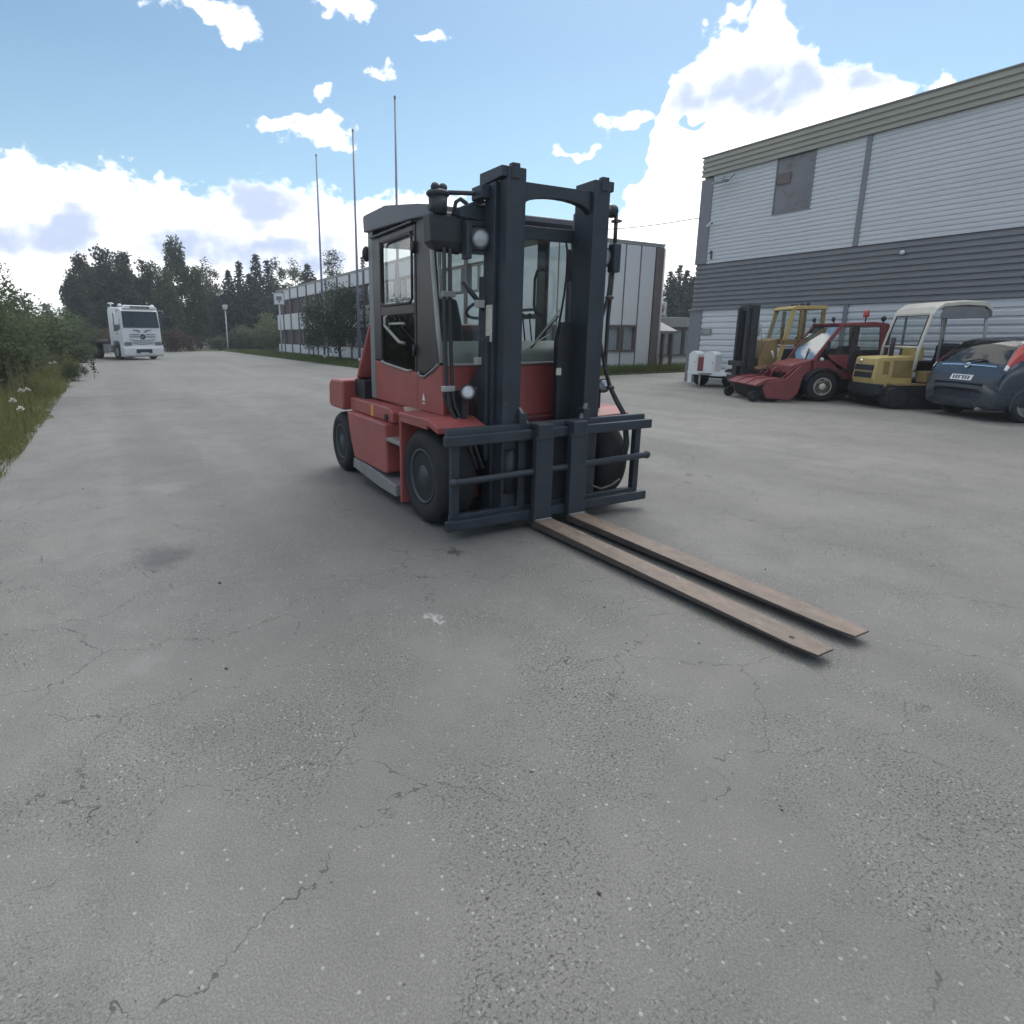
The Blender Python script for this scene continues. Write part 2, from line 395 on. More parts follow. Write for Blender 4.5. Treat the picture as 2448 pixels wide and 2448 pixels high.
M['clad_white'] = mat('white_cladding', (0.6, 0.62, 0.65), 0.5, var=0.05, scale=0.6, spot=(0.52, 0.53, 0.54), spot_amt=0.25, spot_scale=1.2, stretch=(1, 0.5, 2))
M['clad_grey'] = mat('grey_cladding', (0.2, 0.205, 0.225), 0.5, var=0.06, scale=0.6)
M['clad_beige'] = mat('beige_parapet_sheet', (0.36, 0.345, 0.3), 0.5, var=0.06, scale=0.8)
M['grey_trim'] = mat('grey_flashing', (0.2, 0.205, 0.225), 0.5, var=0.06)
M['panel_white'] = mat('off_white_wall_panel', (0.68, 0.7, 0.72), 0.55, var=0.06, scale=0.7, spot=(0.56, 0.57, 0.56), spot_amt=0.3, spot_scale=1.1, stretch=(1, 1, 0.35))
M['brown'] = mat('brown_column', (0.14, 0.115, 0.11), 0.6, var=0.15, scale=2)
M['brown_band'] = mat('brown_infill', (0.1, 0.08, 0.085), 0.5, var=0.15, scale=1.5)
M['concrete'] = mat('concrete', (0.33, 0.325, 0.31), 0.85, var=0.15, scale=2, bump=0.2)
M['pole'] = mat('blue_grey_pole', (0.2, 0.21, 0.3), 0.4, var=0.08)
M['galv'] = mat('galvanised_steel', (0.45, 0.46, 0.47), 0.45, 0.3, var=0.1)
M['bark'] = mat('bark', (0.09, 0.075, 0.06), 0.9, var=0.3, scale=8, bump=0.4, bscale=20)
M['birch'] = mat('birch_bark', (0.42, 0.41, 0.39), 0.8, var=0.3, scale=4, spot=(0.06, 0.055, 0.05), spot_amt=0.3, spot_scale=5)
M['leaf'] = leaf_mat('green_leaves', (0.065, 0.085, 0.05), (0.12, 0.145, 0.075), .4)
M['leaf_dark'] = leaf_mat('dark_green_leaves', (0.05, 0.066, 0.05), (0.095, 0.115, 0.078), 0.35)
M['leaf_pale'] = leaf_mat('pale_green_leaves', (0.11, 0.135, 0.075), (0.18, 0.205, 0.12), .4)
M['leaf_brown'] = leaf_mat('red_brown_leaves', (0.07, 0.045, 0.04), (0.13, 0.085, 0.07))
M['needle'] = leaf_mat('spruce_needles', (0.04, 0.055, 0.045), (0.075, 0.09, 0.07), 0.2)
M['grass'] = leaf_mat('verge_grass', (0.12, 0.135, 0.05), (0.23, 0.225, 0.1), 0.4)
M['grass_green'] = leaf_mat('lawn_grass', (0.07, 0.1, 0.03), (0.13, 0.16, 0.055), 0.35)
M['straw'] = leaf_mat('dry_stalks', (0.2, 0.17, 0.09), (0.34, 0.29, 0.17), 0.3)
M['flower'] = leaf_mat('white_flowers', (0.6, 0.6, 0.55), (0.8, 0.8, 0.76), 0.3)
# ================================================================== ground
def asphalt_material():
    m = bpy.data.materials.new('worn_asphalt'); m.use_nodes = True
    nt = m.node_tree; N = nt.nodes.new; L = nt.links.new
    b = nt.nodes['Principled BSDF']; b.inputs['Roughness'].default_value = 0.72; b.inputs['Specular IOR Level'].default_value = 0.55
    tc = N('ShaderNodeTexCoord'); P = tc.outputs['Object']
    def noise(scale, detail=5, rough=0.6, stretch=None, off=None):
        n = N('ShaderNodeTexNoise'); n.noise_dimensions = '2D'; n.inputs['Scale'].default_value = scale; n.inputs['Detail'].default_value = detail; n.inputs['Roughness'].default_value = rough
        v = P
        if stretch or off:
            mp = N('ShaderNodeMapping'); mp.inputs['Scale'].default_value = stretch or (1, 1, 1); mp.inputs['Location'].default_value = off or (0, 0, 0)
            L(P, mp.inputs[0]); v = mp.outputs[0]
        L(v, n.inputs['Vector']); return n.outputs['Fac']
    def rmp(v, a, b_, lo=0.0, hi=1.0, smooth=False):
        r_ = N('ShaderNodeMapRange'); L(v, r_.inputs['Value']); r_.inputs['From Min'].default_value = a; r_.inputs['From Max'].default_value = b_
        r_.inputs['To Min'].default_value = lo; r_.inputs['To Max'].default_value = hi
        if smooth: r_.interpolation_type = 'SMOOTHSTEP'
        return r_.outputs[0]
    def mth(op, a, b_=0.0, c=None):
        n = N('ShaderNodeMath'); n.operation = op
        for i, v in enumerate((a, b_) if c is None else (a, b_, c)):
            if isinstance(v, (int, float)): n.inputs[i].default_value = v
            else: L(v, n.inputs[i])
        return n.outputs[0]
    def mixc(f, a, c2, blend='MIX'):
        n = N('ShaderNodeMix'); n.data_type = 'RGBA'; n.blend_type = blend
        if isinstance(f, (int, float)): n.inputs['Factor'].default_value = f
        else: L(f, n.inputs['Factor'])
        for k, v in (('A', a), ('B', c2)):
            if isinstance(v, tuple): n.inputs[k].default_value = (*v, 1)
            else: L(v, n.inputs[k])
        return n.outputs['Result']
    def voro(scale, feature='F1', rand=1.0, vec=None):
        n = N('ShaderNodeTexVoronoi'); n.voronoi_dimensions = '2D'; n.feature = feature; n.inputs['Scale'].default_value = scale; n.inputs['Randomness'].default_value = rand
        L(vec or P, n.inputs['Vector']); return n
    # broad patches and long faint wheel streaks along the yard
    big = noise(0.22, 3, 0.6)
    streak = noise(0.9, 2, 0.55, (1, 0.09, 1))
    mid = noise(2.6, 5, 0.65)
    base = mixc(rmp(big, 0.32, 0.68), (0.155, 0.152, 0.141), (0.218, 0.213, 0.196))
    base = mixc(rmp(streak, 0.35, 0.7, 0, 0.55), base, (0.252, 0.247, 0.232))
    base = mixc(rmp(mid, 0.35, 0.75, 0.0, 0.5), base, (0.145, 0.143, 0.135))
    # bitumen and sand grain
    fine = noise(150, 2, 0.7)
    base = mixc(rmp(fine, 0.36, 0.66), mixc(1.0, base, (0.82, 0.82, 0.82), 'MULTIPLY'), mixc(1.0, base, (1.16, 1.16, 1.155), 'MULTIPLY'))
    # aggregate stones of two sizes, exposed more in worn patches
    wear = rmp(noise(1.3, 4, 0.65, None, (5, 3, 0)), 0.42, 0.72)
    v1 = voro(85); c1 = N('ShaderNodeSeparateColor'); L(v1.outputs['Color'], c1.inputs[0])
    s1 = mth('MULTIPLY', mth('GREATER_THAN', c1.outputs[0], 0.82), rmp(v1.outputs['Distance'], 0.4, 0.15))
    base = mixc(mth('MULTIPLY', s1, mth('MULTIPLY', rmp(wear, 0, 1, 0.2, 0.9), rmp(c1.outputs[2], 0.3, 1, 0.1, 1.0))), base, (0.42, 0.415, 0.4))
    v2 = voro(52); c2 = N('ShaderNodeSeparateColor'); L(v2.outputs['Color'], c2.inputs[0])
    s2 = mth('MULTIPLY', mth('GREATER_THAN', c2.outputs[0], 0.965), rmp(v2.outputs['Distance'], 0.3, 0.2))
    base = mixc(mth('MULTIPLY', s2, rmp(c2.outputs[2], 0, 1, 0.25, 0.8)), base, (0.44, 0.435, 0.42))
    s2d = mth('MULTIPLY', mth('LESS_THAN', c2.outputs[1], 0.05), rmp(v2.outputs['Distance'], 0.34, 0.2))
    base = mixc(mth('MULTIPLY', s2d, mth('MULTIPLY', wear, 0.7)), base, (0.07, 0.07, 0.07))
    # pits where stones have come out
    pit_n = noise(75, 3, 0.62, (1, 1.5, 1), (1.7, 4.2, 0))
    pit = mth('MULTIPLY', rmp(pit_n, 0.62, 0.72), rmp(wear, 0.2, 0.9, 0.0, 1.0))
    base = mixc(mth('MULTIPLY', pit, 0.42), base, (0.08, 0.079, 0.075))
    # meandering cracks
    wv = N('ShaderNodeTexNoise'); wv.noise_dimensions = '2D'; wv.inputs['Scale'].default_value = 2.2; wv.inputs['Detail'].default_value = 5; wv.inputs['Roughness'].default_value = 0.55; L(P, wv.inputs['Vector'])
    wa = N('ShaderNodeVectorMath'); wa.operation = 'MULTIPLY_ADD'; L(wv.outputs['Color'], wa.inputs[0]); wa.inputs[1].default_value = (0.55, 0.55, 0); L(P, wa.inputs[2])
    ms = N('ShaderNodeMapping'); ms.inputs['Scale'].default_value = (0.75, 1.5, 1); ms.inputs['Rotation'].default_value = (0, 0, R(-20)); L(wa.outputs[0], ms.inputs[0])
    ve = voro(1.25, 'DISTANCE_TO_EDGE', 1.0, ms.outputs[0])
    width = rmp(noise(15, 3, 0.7), 0.34, 0.7, 0.0008, 0.0075)
    ck = mth('LESS_THAN', ve.outputs['Distance'], width)
    cmask = rmp(noise(1.1, 3, 0.6, None, (2, 8, 0)), 0.40, 0.5)
    crack = mth('MULTIPLY', ck, cmask)
    # one repaired cross joint on the far lane
    sx = N('ShaderNodeSeparateXYZ'); L(wa.outputs[0], sx.inputs[0])
    px_ = N('ShaderNodeSeparateXYZ'); L(P, px_.inputs[0])
    band = mth('LESS_THAN', mth('ABSOLUTE', mth('SUBTRACT', sx.outputs['Y'], 17.75)), rmp(mid, 0.3, 0.7, 0.0, 0.16))
    band = mth('MULTIPLY', band, mth('LESS_THAN', px_.outputs['X'], 0.9))
    base = mixc(mth('MULTIPLY', crack, 0.75), base, (0.062, 0.06, 0.057))
    base = mixc(mth('MULTIPLY', band, 0.55), base, (0.09, 0.088, 0.08))
    # oil spot, other dark and pale marks, a broad darker patch under the forklift
    def ground_mark(x, y, rx, ry, col, amt, cur, soft=0.25):
        s = N('ShaderNodeVectorMath'); s.operation = 'SUBTRACT'; L(wa.outputs[0], s.inputs[0]); s.inputs[1].default_value = (x + 0.27, y + 0.27, 0)
        k = N('ShaderNodeVectorMath'); k.operation = 'MULTIPLY'; L(s.outputs[0], k.inputs[0]); k.inputs[1].default_value = (1 / rx, 1 / ry, 0)
        l = N('ShaderNodeVectorMath'); l.operation = 'LENGTH'; L(k.outputs[0], l.inputs[0])
        return mixc(rmp(l.outputs['Value'], 1.0 + soft, 1.0 - soft, 0, amt, True), cur, col)
    for a in ((0.18, 4.4, 0.15, 0.24, (0.085, 0.087, 0.09), 0.7), (2.13, 3.46, 0.035, 0.05, (0.02, 0.02, 0.02), 0.9),
              (5.6, 4.2, 0.05, 0.05, (0.07, 0.07, 0.07), 0.7), (5.75, 4.05, 0.03, 0.05, (0.07, 0.07, 0.07), 0.7), (5.3, 4.0, 0.04, 0.03, (0.08, 0.08, 0.08), 0.7),
              (0.6, 9.0, 0.3, 2.4, (0.13, 0.13, 0.13), 0.3), (2.3, 7.5, .5, 4.5, (0.14, 0.138, 0.13), 0.3), (3.2, 4.6, 1.1, 1.6, (0.12, 0.12, 0.12), 0.35), (0.4, 6.6, 0.2, 0.22, (0.29, 0.285, 0.27), 0.3),
              (0.05, 2.9, 0.08, 0.12, (0.3, 0.3, 0.29), 0.2), (1.45, 2.6, 0.02, 0.07, (0.45, 0.45, 0.44), 0.8)):
        base = ground_mark(*a, base, 0.45)
    L(base, b.inputs['Base Color'])
    h = mth('SUBTRACT', mth('MULTIPLY', noise(130, 2, 0.7), 0.45), mth('MULTIPLY', mth('MULTIPLY', rmp(pit_n, 0.60, 0.72), wear), 1.2))
    bp = N('ShaderNodeBump'); bp.inputs['Strength'].default_value = 0.75; bp.inputs['Distance'].default_value = 0.012
    L(h, bp.inputs['Height']); L(bp.outputs[0], b.inputs['Normal'])
    return m
M['asphalt'] = asphalt_material()
M['soil'] = mat('grassy_soil', (0.09, 0.1, 0.045), 0.95, var=0.3, scale=0.8, spot=(0.13, 0.11, 0.07), spot_amt=0.4, spot_scale=1.5, bump=0.5, bscale=6)

g = MB(); g.add([(-2500, -2500, -0.02), (2500, -2500, -0.02), (2500, 2500, -0.02), (-2500, 2500, -0.02)], [(0, 1, 2, 3)])
struct(g.obj('ground', M['soil']))

ys = np.concatenate([np.arange(-14, 30, 0.12), np.arange(30, 63.01, 0.6)])
jit = np.zeros(len(ys))
for fr_, am in ((0.35, 0.16), (1.1, 0.08), (3.1, 0.06), (8.0, 0.05)):
    jit += am * np.sin(ys * fr_ * 2.2 + rng.uniform(0, 6)) * rng.uniform(0.4, 1.0, len(ys))
EDGE_X = -1.25
vs = []; fs = []
for i, y in enumerate(ys):
    far = max(0.0, (y - 45) / 18)
    vs += [(EDGE_X + jit[i] - 0.012 * max(0, y - 20), y, 0.0), (34.0, y, 0.0)]
    if i: fs.append((2 * i - 2, 2 * i - 1, 2 * i + 1, 2 * i))
a = MB(); a.add(vs, fs)
struct(a.obj('asphalt_yard', M['asphalt']))

def edge_at(y): return EDGE_X - 0.012 * np.maximum(0, y - 20)
def bank_z(x, y):
    d = np.maximum(0, edge_at(y) - x)
    return 0.01 + 0.28 * (1 - np.exp(-d / 1.3)) + 0.05 * d + 0.05 * np.sin(x * 1.3 + y * 0.7) * np.minimum(1, d)
nx, ny = 40, 150
bx = -1.05 - np.linspace(0, 1, nx) ** 1.8 * 34; by = np.linspace(-14, 75, ny)
gx, gy = np.meshgrid(bx, by, indexing='ij')
gz = bank_z(gx, gy); gz = np.where(gx > -1.4, -0.014 + 0 * gz, gz)
v = np.stack([gx, gy, gz], -1).reshape(-1, 3)
idx = np.arange(nx * ny).reshape(nx, ny)
q = np.stack([idx[:-1, :-1], idx[:-1, 1:], idx[1:, 1:], idx[1:, :-1]], -1).reshape(-1, 4)
struct(link_obj('grass_bank', mesh_np('grass_bank', v, q, M['soil'], True)))

# lawn strips along the white building: a real kerb-less step of 5 cm
l = MB(); 
pts = [(10.5, 18.6), (11.2, 17.1), (22.4, 16.9), (22.4, 18.4), (13.55, 18.42), (13.55, 62.5), (10.2, 62.5), (10.35, 40)]
l.prism(pts, 'z', -0.01, 0.05)
struct(l.obj('lawn_strip', M['soil']))
l = MB(); l.prism([(22.4, 16.9), (34, 16.9), (34, 18.2), (22.4, 18.2)], 'z', -0.01, 0.045)
struct(l.obj('planting_strip', M['soil']))

# ------------------------------------------------------------------ grass and weeds
def blades(xy, z0, h, w, lean=0.35, up=True):
    n = len(xy); h = np.broadcast_to(h, n); w = np.broadcast_to(w, n)
    a = rng.uniform(0, 2 * np.pi, n); side = np.stack([np.cos(a), np.sin(a), np.zeros(n)], -1)
    b = rng.uniform(0, 2 * np.pi, n); ln = rng.uniform(0.1, 1, n) * lean
    fwd = np.stack([np.cos(b), np.sin(b), np.zeros(n)], -1)
    base = np.concatenate([xy, np.broadcast_to(z0, n)[:, None]], 1)
    rings = []
    for t, ww in ((0, 1.0), (0.55, 0.8), (1.0, 0.12)):
        c = base + fwd * (ln * h * t * t)[:, None]; c[:, 2] += h * t * (1 - 0.25 * ln * t)
        rings += [c - side * (w * ww / 2)[:, None], c + side * (w * ww / 2)[:, None]]
    V = np.stack(rings, 1).reshape(-1, 3)
    o = np.arange(n)[:, None] * 6
    Q = np.concatenate([o + np.array([0, 1, 3, 2]), o + np.array([2, 3, 5, 4])], 0)
    return V, Q
def stuff(name, V, Q, m, label, cat):
    o = link_obj(name, mesh_np(name, V, Q, m)); return tag(o, label, cat, kind='stuff')
def verge_points(n, y0, y1, pw=1.0, depth=5.0, inset=0.0):
    y = y0 + (y1 - y0) * rng.uniform(0, 1, n) ** pw
    wd = np.minimum(depth, 1.4 + 0.16 * y)
    d = rng.uniform(0, 1, n) ** 0.8 * wd + inset
    x = edge_at(y) - d + 0.12
    keep = (np.sin(x * 2.1 + 3 * np.sin(y * 0.8)) * np.sin(y * 1.7 + x) + rng.uniform(-1, 1, n)) > -0.75
    return x[keep], y[keep], np.maximum(0, d[keep] - 0.1)
Vs = []; Qs = []; off = 0
def push(V, Q):
    global off
    Vs.append(V); Qs.append(Q + off); off += len(V)
for (n, y0, y1, hh, ww) in ((42000, 3.5, 11, 0.22, 0.007), (42000, 9, 20, 0.34, 0.011), (26000, 18, 36, 0.5, 0.022), (14000, 34, 60, 0.55, 0.045)):
    x, y, d = verge_points(n, y0, y1)
    h = hh * rng.uniform(0.5, 1.3, len(x)) * (0.45 + 0.75 * np.minimum(1, d / 1.2))
    V, Q = blades(np.stack([x, y], -1), bank_z(x, y) - 0.02, h, ww, 1.1); push(V, Q)
stuff('tall_grass', np.concatenate(Vs), np.concatenate(Qs), M['grass'], 'olive green tall grass on the bank along the left edge of the asphalt', 'grass')
Vs = []; Qs = []; off = 0
for (n, y0, y1, hh, ww) in ((1500, 4, 16, 0.6, 0.006), (1800, 14, 40, 0.95, 0.014)):
    x, y, d = verge_points(n, y0, y1, inset=0.35)
    V, Q = blades(np.stack([x, y], -1), bank_z(x, y), hh * rng.uniform(0.6, 1.3, len(x)), ww, 0.3); push(V, Q)
stuff('dry_stalks', np.concatenate(Vs), np.concatenate(Qs), M['straw'], 'thin straw coloured stalks standing among the bank grass', 'dry grass')

def cards(P, size, seed=0, asp=0.55, upbias=0.3):
    """leaf-shaped diamonds with random directions at points P"""
    r_ = np.random.default_rng(seed); n = len(P)
    size = np.broadcast_to(size, n)
    nrm = r_.normal(size=(n, 3)); nrm[:, 2] = np.abs(nrm[:, 2]) + upbias; nrm /= np.linalg.norm(nrm, axis=1)[:, None]
    t = r_.normal(size=(n, 3)); t -= nrm * (t * nrm).sum(1)[:, None]; t /= np.linalg.norm(t, axis=1)[:, None]
    b = np.cross(nrm, t); s = (size * r_.uniform(0.6, 1.3, n))[:, None]
    V = np.stack([P - t * s * 0.5, P + b * s * asp * 0.5 + nrm * s * 0.08, P + t * s * 0.5, P - b * s * asp * 0.5 + nrm * s * 0.08], 1).reshape(-1, 3)
    Q = np.arange(4 * n).reshape(n, 4)
    return V, Q
# leafy weeds (dock, nettle, willowherb) higher up the bank
Vs = []; Qs = []; off = 0
for (n, y0, y1, hh, ls, per) in ((330, 6, 16, 0.55, 0.06, 40), (520, 14, 30, 0.95, 0.11, 34), (420, 28, 58, 1.3, 0.2, 30)):
    x, y, d = verge_points(n, y0, y1, inset=0.7)
    z = bank_z(x, y); H = hh * rng.uniform(0.5, 1.3, len(x)) * np.minimum(1.25, 0.5 + d * 0.3)
    t = rng.uniform(0.1, 1, (len(x), per)); rad = 0.16 * H[:, None] * (1.15 - t) + 0.05
    an = rng.uniform(0, 6.28, (len(x), per))
    P = np.stack([x[:, None] + rad * np.cos(an), y[:, None] + rad * np.sin(an), z[:, None] + t * H[:, None]], -1).reshape(-1, 3)
    V, Q = cards(P, ls, 5, 0.45); push(V, Q)
stuff('bank_weeds', np.concatenate(Vs), np.concatenate(Qs), M['leaf_pale'], 'grey green leafy weeds crowding the upper bank on the left', 'weeds')

def umbel(name, loc, h, label):
    t = thing(name, label, 'flower', loc, group='white flowers on the bank')
    s = MB(); s.tube([(0, 0, 0), (0.02, 0, h * .5), (0, 0.02, h)], [.006, .005, .003], 5); s.obj('stem', M['grass_green'], t)
    pts = np.array([[0.055 * math.sqrt(k / 40) * math.cos(k * 2.4), 0.055 * math.sqrt(k / 40) * math.sin(k * 2.4), h + 0.04 - 0.055 * (k / 40) + 0.012 * math.sin(k * 5)] for k in range(40)])
    V, Q = cards(pts, 0.022, 3, 0.9, 0.6); link_obj('flower_head', mesh_np('flower_head', V, Q, M['flower']), t)
for px, Y, h, lb in ((6, 11.5, .5, 'white umbel flower nearest the left picture edge, highest of the bank flowers'), (22, 11.0, .45, 'white umbel flower on the bank, lowest of the loose cluster'),
                     (30, 13.0, .52, 'small white umbel flower in the middle of the cluster on the bank'), (46, 13.4, .52, 'largest white umbel flower at the right of the bank cluster'),
                     (110, 22, .62, 'lone pale umbel flower farther along the bank, left of two'), (122, 23, .62, 'lone pale umbel flower farther along the bank, right of two')):
    x, y = at_y(px, Y); umbel('umbel_flower', (x, y, float(bank_z(np.array(x), np.array(y))) - .02), h, lb)

# lawn grass
Vs = []; Qs = []; off = 0
n = 26000
x = rng.uniform(10.3, 13.5, n); y = 17.2 + 45 * rng.uniform(0, 1, n) ** 1.3
V, Q = blades(np.stack([x, y], -1), 0.045, 0.13 * rng.uniform(.5, 1.5, n), 0.03, 0.6); push(V, Q)
n = 9000
x = rng.uniform(13.5, 25, n); y = rng.uniform(17.0, 18.35, n)
V, Q = blades(np.stack([x, y], -1), 0.045, 0.24 * rng.uniform(.4, 1.6, n), 0.02, 0.6); push(V, Q)
stuff('lawn_grass', np.concatenate(Vs), np.concatenate(Qs), M['grass_green'], 'green lawn grass along the foot of the white office building', 'grass')

# loose stones on the asphalt
Vs = []; Qs = []; off = 0
n = 260
yy = 0.7 + 7 * rng.uniform(0, 1, n) ** 1.4; xx = yy * np.tan(rng.uniform(R(-8), R(66), n))
oct_v = np.array([[1, 0, 0], [0, 1, 0], [-1, 0, 0], [0, -1, 0], [0, 0, 1], [0, 0, -1.]]); 
tri = np.array([[0, 1, 4], [1, 2, 4], [2, 3, 4], [3, 0, 4], [1, 0, 5], [2, 1, 5], [3, 2, 5], [0, 3, 5]])
for i in range(n):
    s = 0.0035 * rng.lognormal(0, 0.45)
    Rz = rng.uniform(0, 6.28); sc = np.array([1, rng.uniform(.6, 1), rng.uniform(.45, .8)]) * s
    p = oct_v * sc * rng.uniform(0.8, 1.2, (6, 1)); p = np.stack([p[:, 0] * math.cos(Rz) - p[:, 1] * math.sin(Rz), p[:, 0] * math.sin(Rz) + p[:, 1] * math.cos(Rz), p[:, 2]], -1)
    push(p + np.array([xx[i], yy[i], sc[2] * 0.7]), tri)
M['stone'] = leaf_mat('loose_stone', (0.08, 0.08, 0.08), (0.38, 0.37, 0.35), 0.0)
stuff('loose_grit', np.concatenate(Vs), np.concatenate(Qs), M['stone'], 'loose grit and tiny stones scattered over the near asphalt', 'grit')

# ================================================================== trees
def trunk_mesh(name, pts, r0, limbs, m):
    b = MB(); n = len(pts)
    b.tube(pts, [r0 * (1 - 0.85 * i / (n - 1)) for i in range(n)], 8)
    for (p0, p1, r_) in limbs:
        p0, p1 = Vector(p0), Vector(p1); mid = (p0 + p1) / 2 + Vector((0, 0, 0.06 * (p1 - p0).length))
        b.tube([p0, mid, p1], [r_, r_ * .7, r_ * .3], 6)
    me = bpy.data.meshes.new(name); me.from_pydata(b.v, [], b.f); me.polygons.foreach_set('use_smooth', b.sm); me.materials.append(m); me.update()
    return me
def decid(seed, h=10.0, r=2.6, n=5200, leaf=0.26, base=0.12, lobes=34, m='leaf', fill=1.0, bark='bark', stem=0.14, open_=0.0):
    g_ = np.random.default_rng(seed)
    cz = h * (base + 1) / 2; hz = h * (1 - base) / 2
    cen = []
    while len(cen) < lobes:
        p = g_.uniform(-1, 1, 3)
        if 0.15 < np.linalg.norm(p) < 1:
            k = 1.0 if p[2] < 0.2 else 1.0 - 0.45 * (p[2] - 0.2)
            cen.append([p[0] * r * .82 * k, p[1] * r * .82 * k, cz + p[2] * hz * .86])
    cen = np.array(cen); rad = g_.uniform(.2, .4, lobes) * r * (1 - open_ * .45)
    which = g_.integers(0, lobes, n); d = g_.normal(size=(n, 3)); d /= np.linalg.norm(d, axis=1)[:, None]
    rr = rad[which] * g_.uniform(.35, 1.12, n) ** .6
    tw = np.repeat(g_.normal(size=(n // 6 + 1, 3)) * .06 * r, 6, 0)[:n]
    P = cen[which] + d * rr[:, None] * np.array([1, 1, 1.15]) + tw
    P = P[P[:, 2] > h * base * .5]
    V, Q = cards(P, leaf, seed, .6)
    crown = mesh_np('crown', V, Q, M[m])
    pts = [(0, 0, -.1), (g_.normal() * .1, g_.normal() * .1, h * .3), (g_.normal() * .2, g_.normal() * .2, h * .6), (g_.normal() * .2, g_.normal() * .2, h * .92)]
    order = np.argsort(cen[:, 2])[: int(lobes * .9)]
    limbs = []
    for i in order:
        z0 = max(h * base * .7, cen[i, 2] - np.linalg.norm(cen[i, :2]) * g_.uniform(.6, 1.1)); z0 = min(z0, h * .88)
        limbs.append(((0, 0, z0), cen[i], stem * .4 * (1.1 - z0 / h)))
    return crown, trunk_mesh('trunk', pts, stem, limbs, M[bark])
def spruce(seed, h=11.0, r=2.0, n=4200, leaf=0.34, m='needle'):
    g_ = np.random.default_rng(seed); P = []
    z = h * .05; limbs = []
    while z < h * .985:
        k = 1 - z / h; rad = r * (k ** .85) * g_.uniform(.75, 1.12) + .05
        nb = max(4, int(9 * k + 4))
        for j in range(nb):
            a_ = j * 6.28 / nb + g_.uniform(-.4, .4); rl = rad * g_.uniform(.7, 1.15)
            cnt = max(3, int(rl / .16))
            t = np.linspace(.12, 1, cnt)
            zz = z + rl * (.12 * t - .42 * t * t + .12 * t ** 3)
            ww = (1 - t * .6)[:, None] * .22 * (rl ** .5)
            pp = np.stack([np.cos(a_) * rl * t, np.sin(a_) * rl * t, zz], -1)
            P.append(pp + g_.normal(size=pp.shape) * ww * np.array([1, 1, .5]))
            P.append(pp + g_.normal(size=pp.shape) * ww - np.array([0, 0, .12]))
            if j % 3 == 0: limbs.append(((0, 0, z), tuple(pp[-1] * np.array([.8, .8, 1])), .03 * k + .01))
        z += h * .026 + .05
    P = np.concatenate(P); V, Q = cards(P, leaf, seed, .42, .1)
    return mesh_np('crown', V, Q, M[m]), trunk_mesh('trunk', [(0, 0, -.1), (0, 0, h * .5), (0, 0, h * .985)], .16, limbs[::4], M['bark'])
def pine(seed, h=11.0, r=2.0, n=2200, leaf=.3):
    g_ = np.random.default_rng(seed); P = []; limbs = []
    for k in range(26):
        z = h * g_.uniform(.42, .98); a_ = g_.uniform(0, 6.28); d = r * g_.uniform(.3, 1) * (1.25 - z / h)
        c = np.array([math.cos(a_) * d, math.sin(a_) * d, z]); limbs.append(((0, 0, z - .25 * d), tuple(c), .035))
        s = g_.normal(size=(n // 26, 3)); P.append(c + s * np.array([.34, .34, .2]) * (r / 2))
    P = np.concatenate(P); V, Q = cards(P, leaf, seed, .4, .4)
    return mesh_np('crown', V, Q, M['needle']), trunk_mesh('trunk', [(0, 0, -.1), (.05, 0, h * .5), (0, .1, h * .97)], .15, limbs, M['bark'])
def plant(name, label, cat, meshes, x, y, sc, rz, group=None, parts=('crown', 'trunk'), z=0.0):
    t = thing(name, label, cat, (x, y, z), rz, group); t.scale = sc if isinstance(sc, tuple) else (sc, sc, sc)
    for nme, me in zip(parts, meshes): link_obj(nme, me, t)
    return t

D = [decid(11, 13, 3.0, 9500, .42, -.06, 62, 'leaf_dark'), decid(12, 13, 2.7, 9500, .42, -.06, 58, 'leaf_dark'), decid(13, 13, 3.0, 10000, .4, -.06, 62, 'leaf')]
BI = [decid(21, 12, 2.2, 1500, .26, .3, 26, 'leaf', bark='birch', open_=.7, stem=.12), decid(22, 12, 2.0, 1800, .26, .3, 24, 'leaf', bark='birch', open_=.6, stem=.12)]
SP = [spruce(31, 12, 2.4, leaf=.5), spruce(32, 12, 2.1, leaf=.5), spruce(33, 12, 2.9, leaf=.55)]
PI = pine(41, 12, 2.4)
BU = [decid(51, 3, 1.9, 4600, .17, -.05, 30, 'leaf_pale', stem=.04), decid(52, 3, 1.7, 4200, .15, -.05, 26, 'leaf_pale', stem=.04), decid(53, 2, 1.5, 3000, .13, -.05, 22, 'leaf', stem=.03)]
def ht(top, Y, px):
    """height of a thing whose top shows at pixel row top, standing at distance Y"""
    x = Y * math.tan(bearing(px)); d = Vector((x, Y, 0)).dot(Vector((_s, _c, 0)))
    v = px_dir(px, top); return CAM_H + v.z / (v.x * _s + v.y * _c) * d
def tree_px(name, label, meshes, base_h, px, top, Y, wid=1.0, group=None, parts=('crown', 'trunk'), cat='tree', z=0.0):
    x, y = at_y(px, Y); h = (ht(top, Y, px) - z) / base_h
    return plant(name, label, cat, meshes, x, y, (h * wid, h * wid, h), random.uniform(0, 6.28), group, parts, z)
G1 = 'trees at the end of the yard'
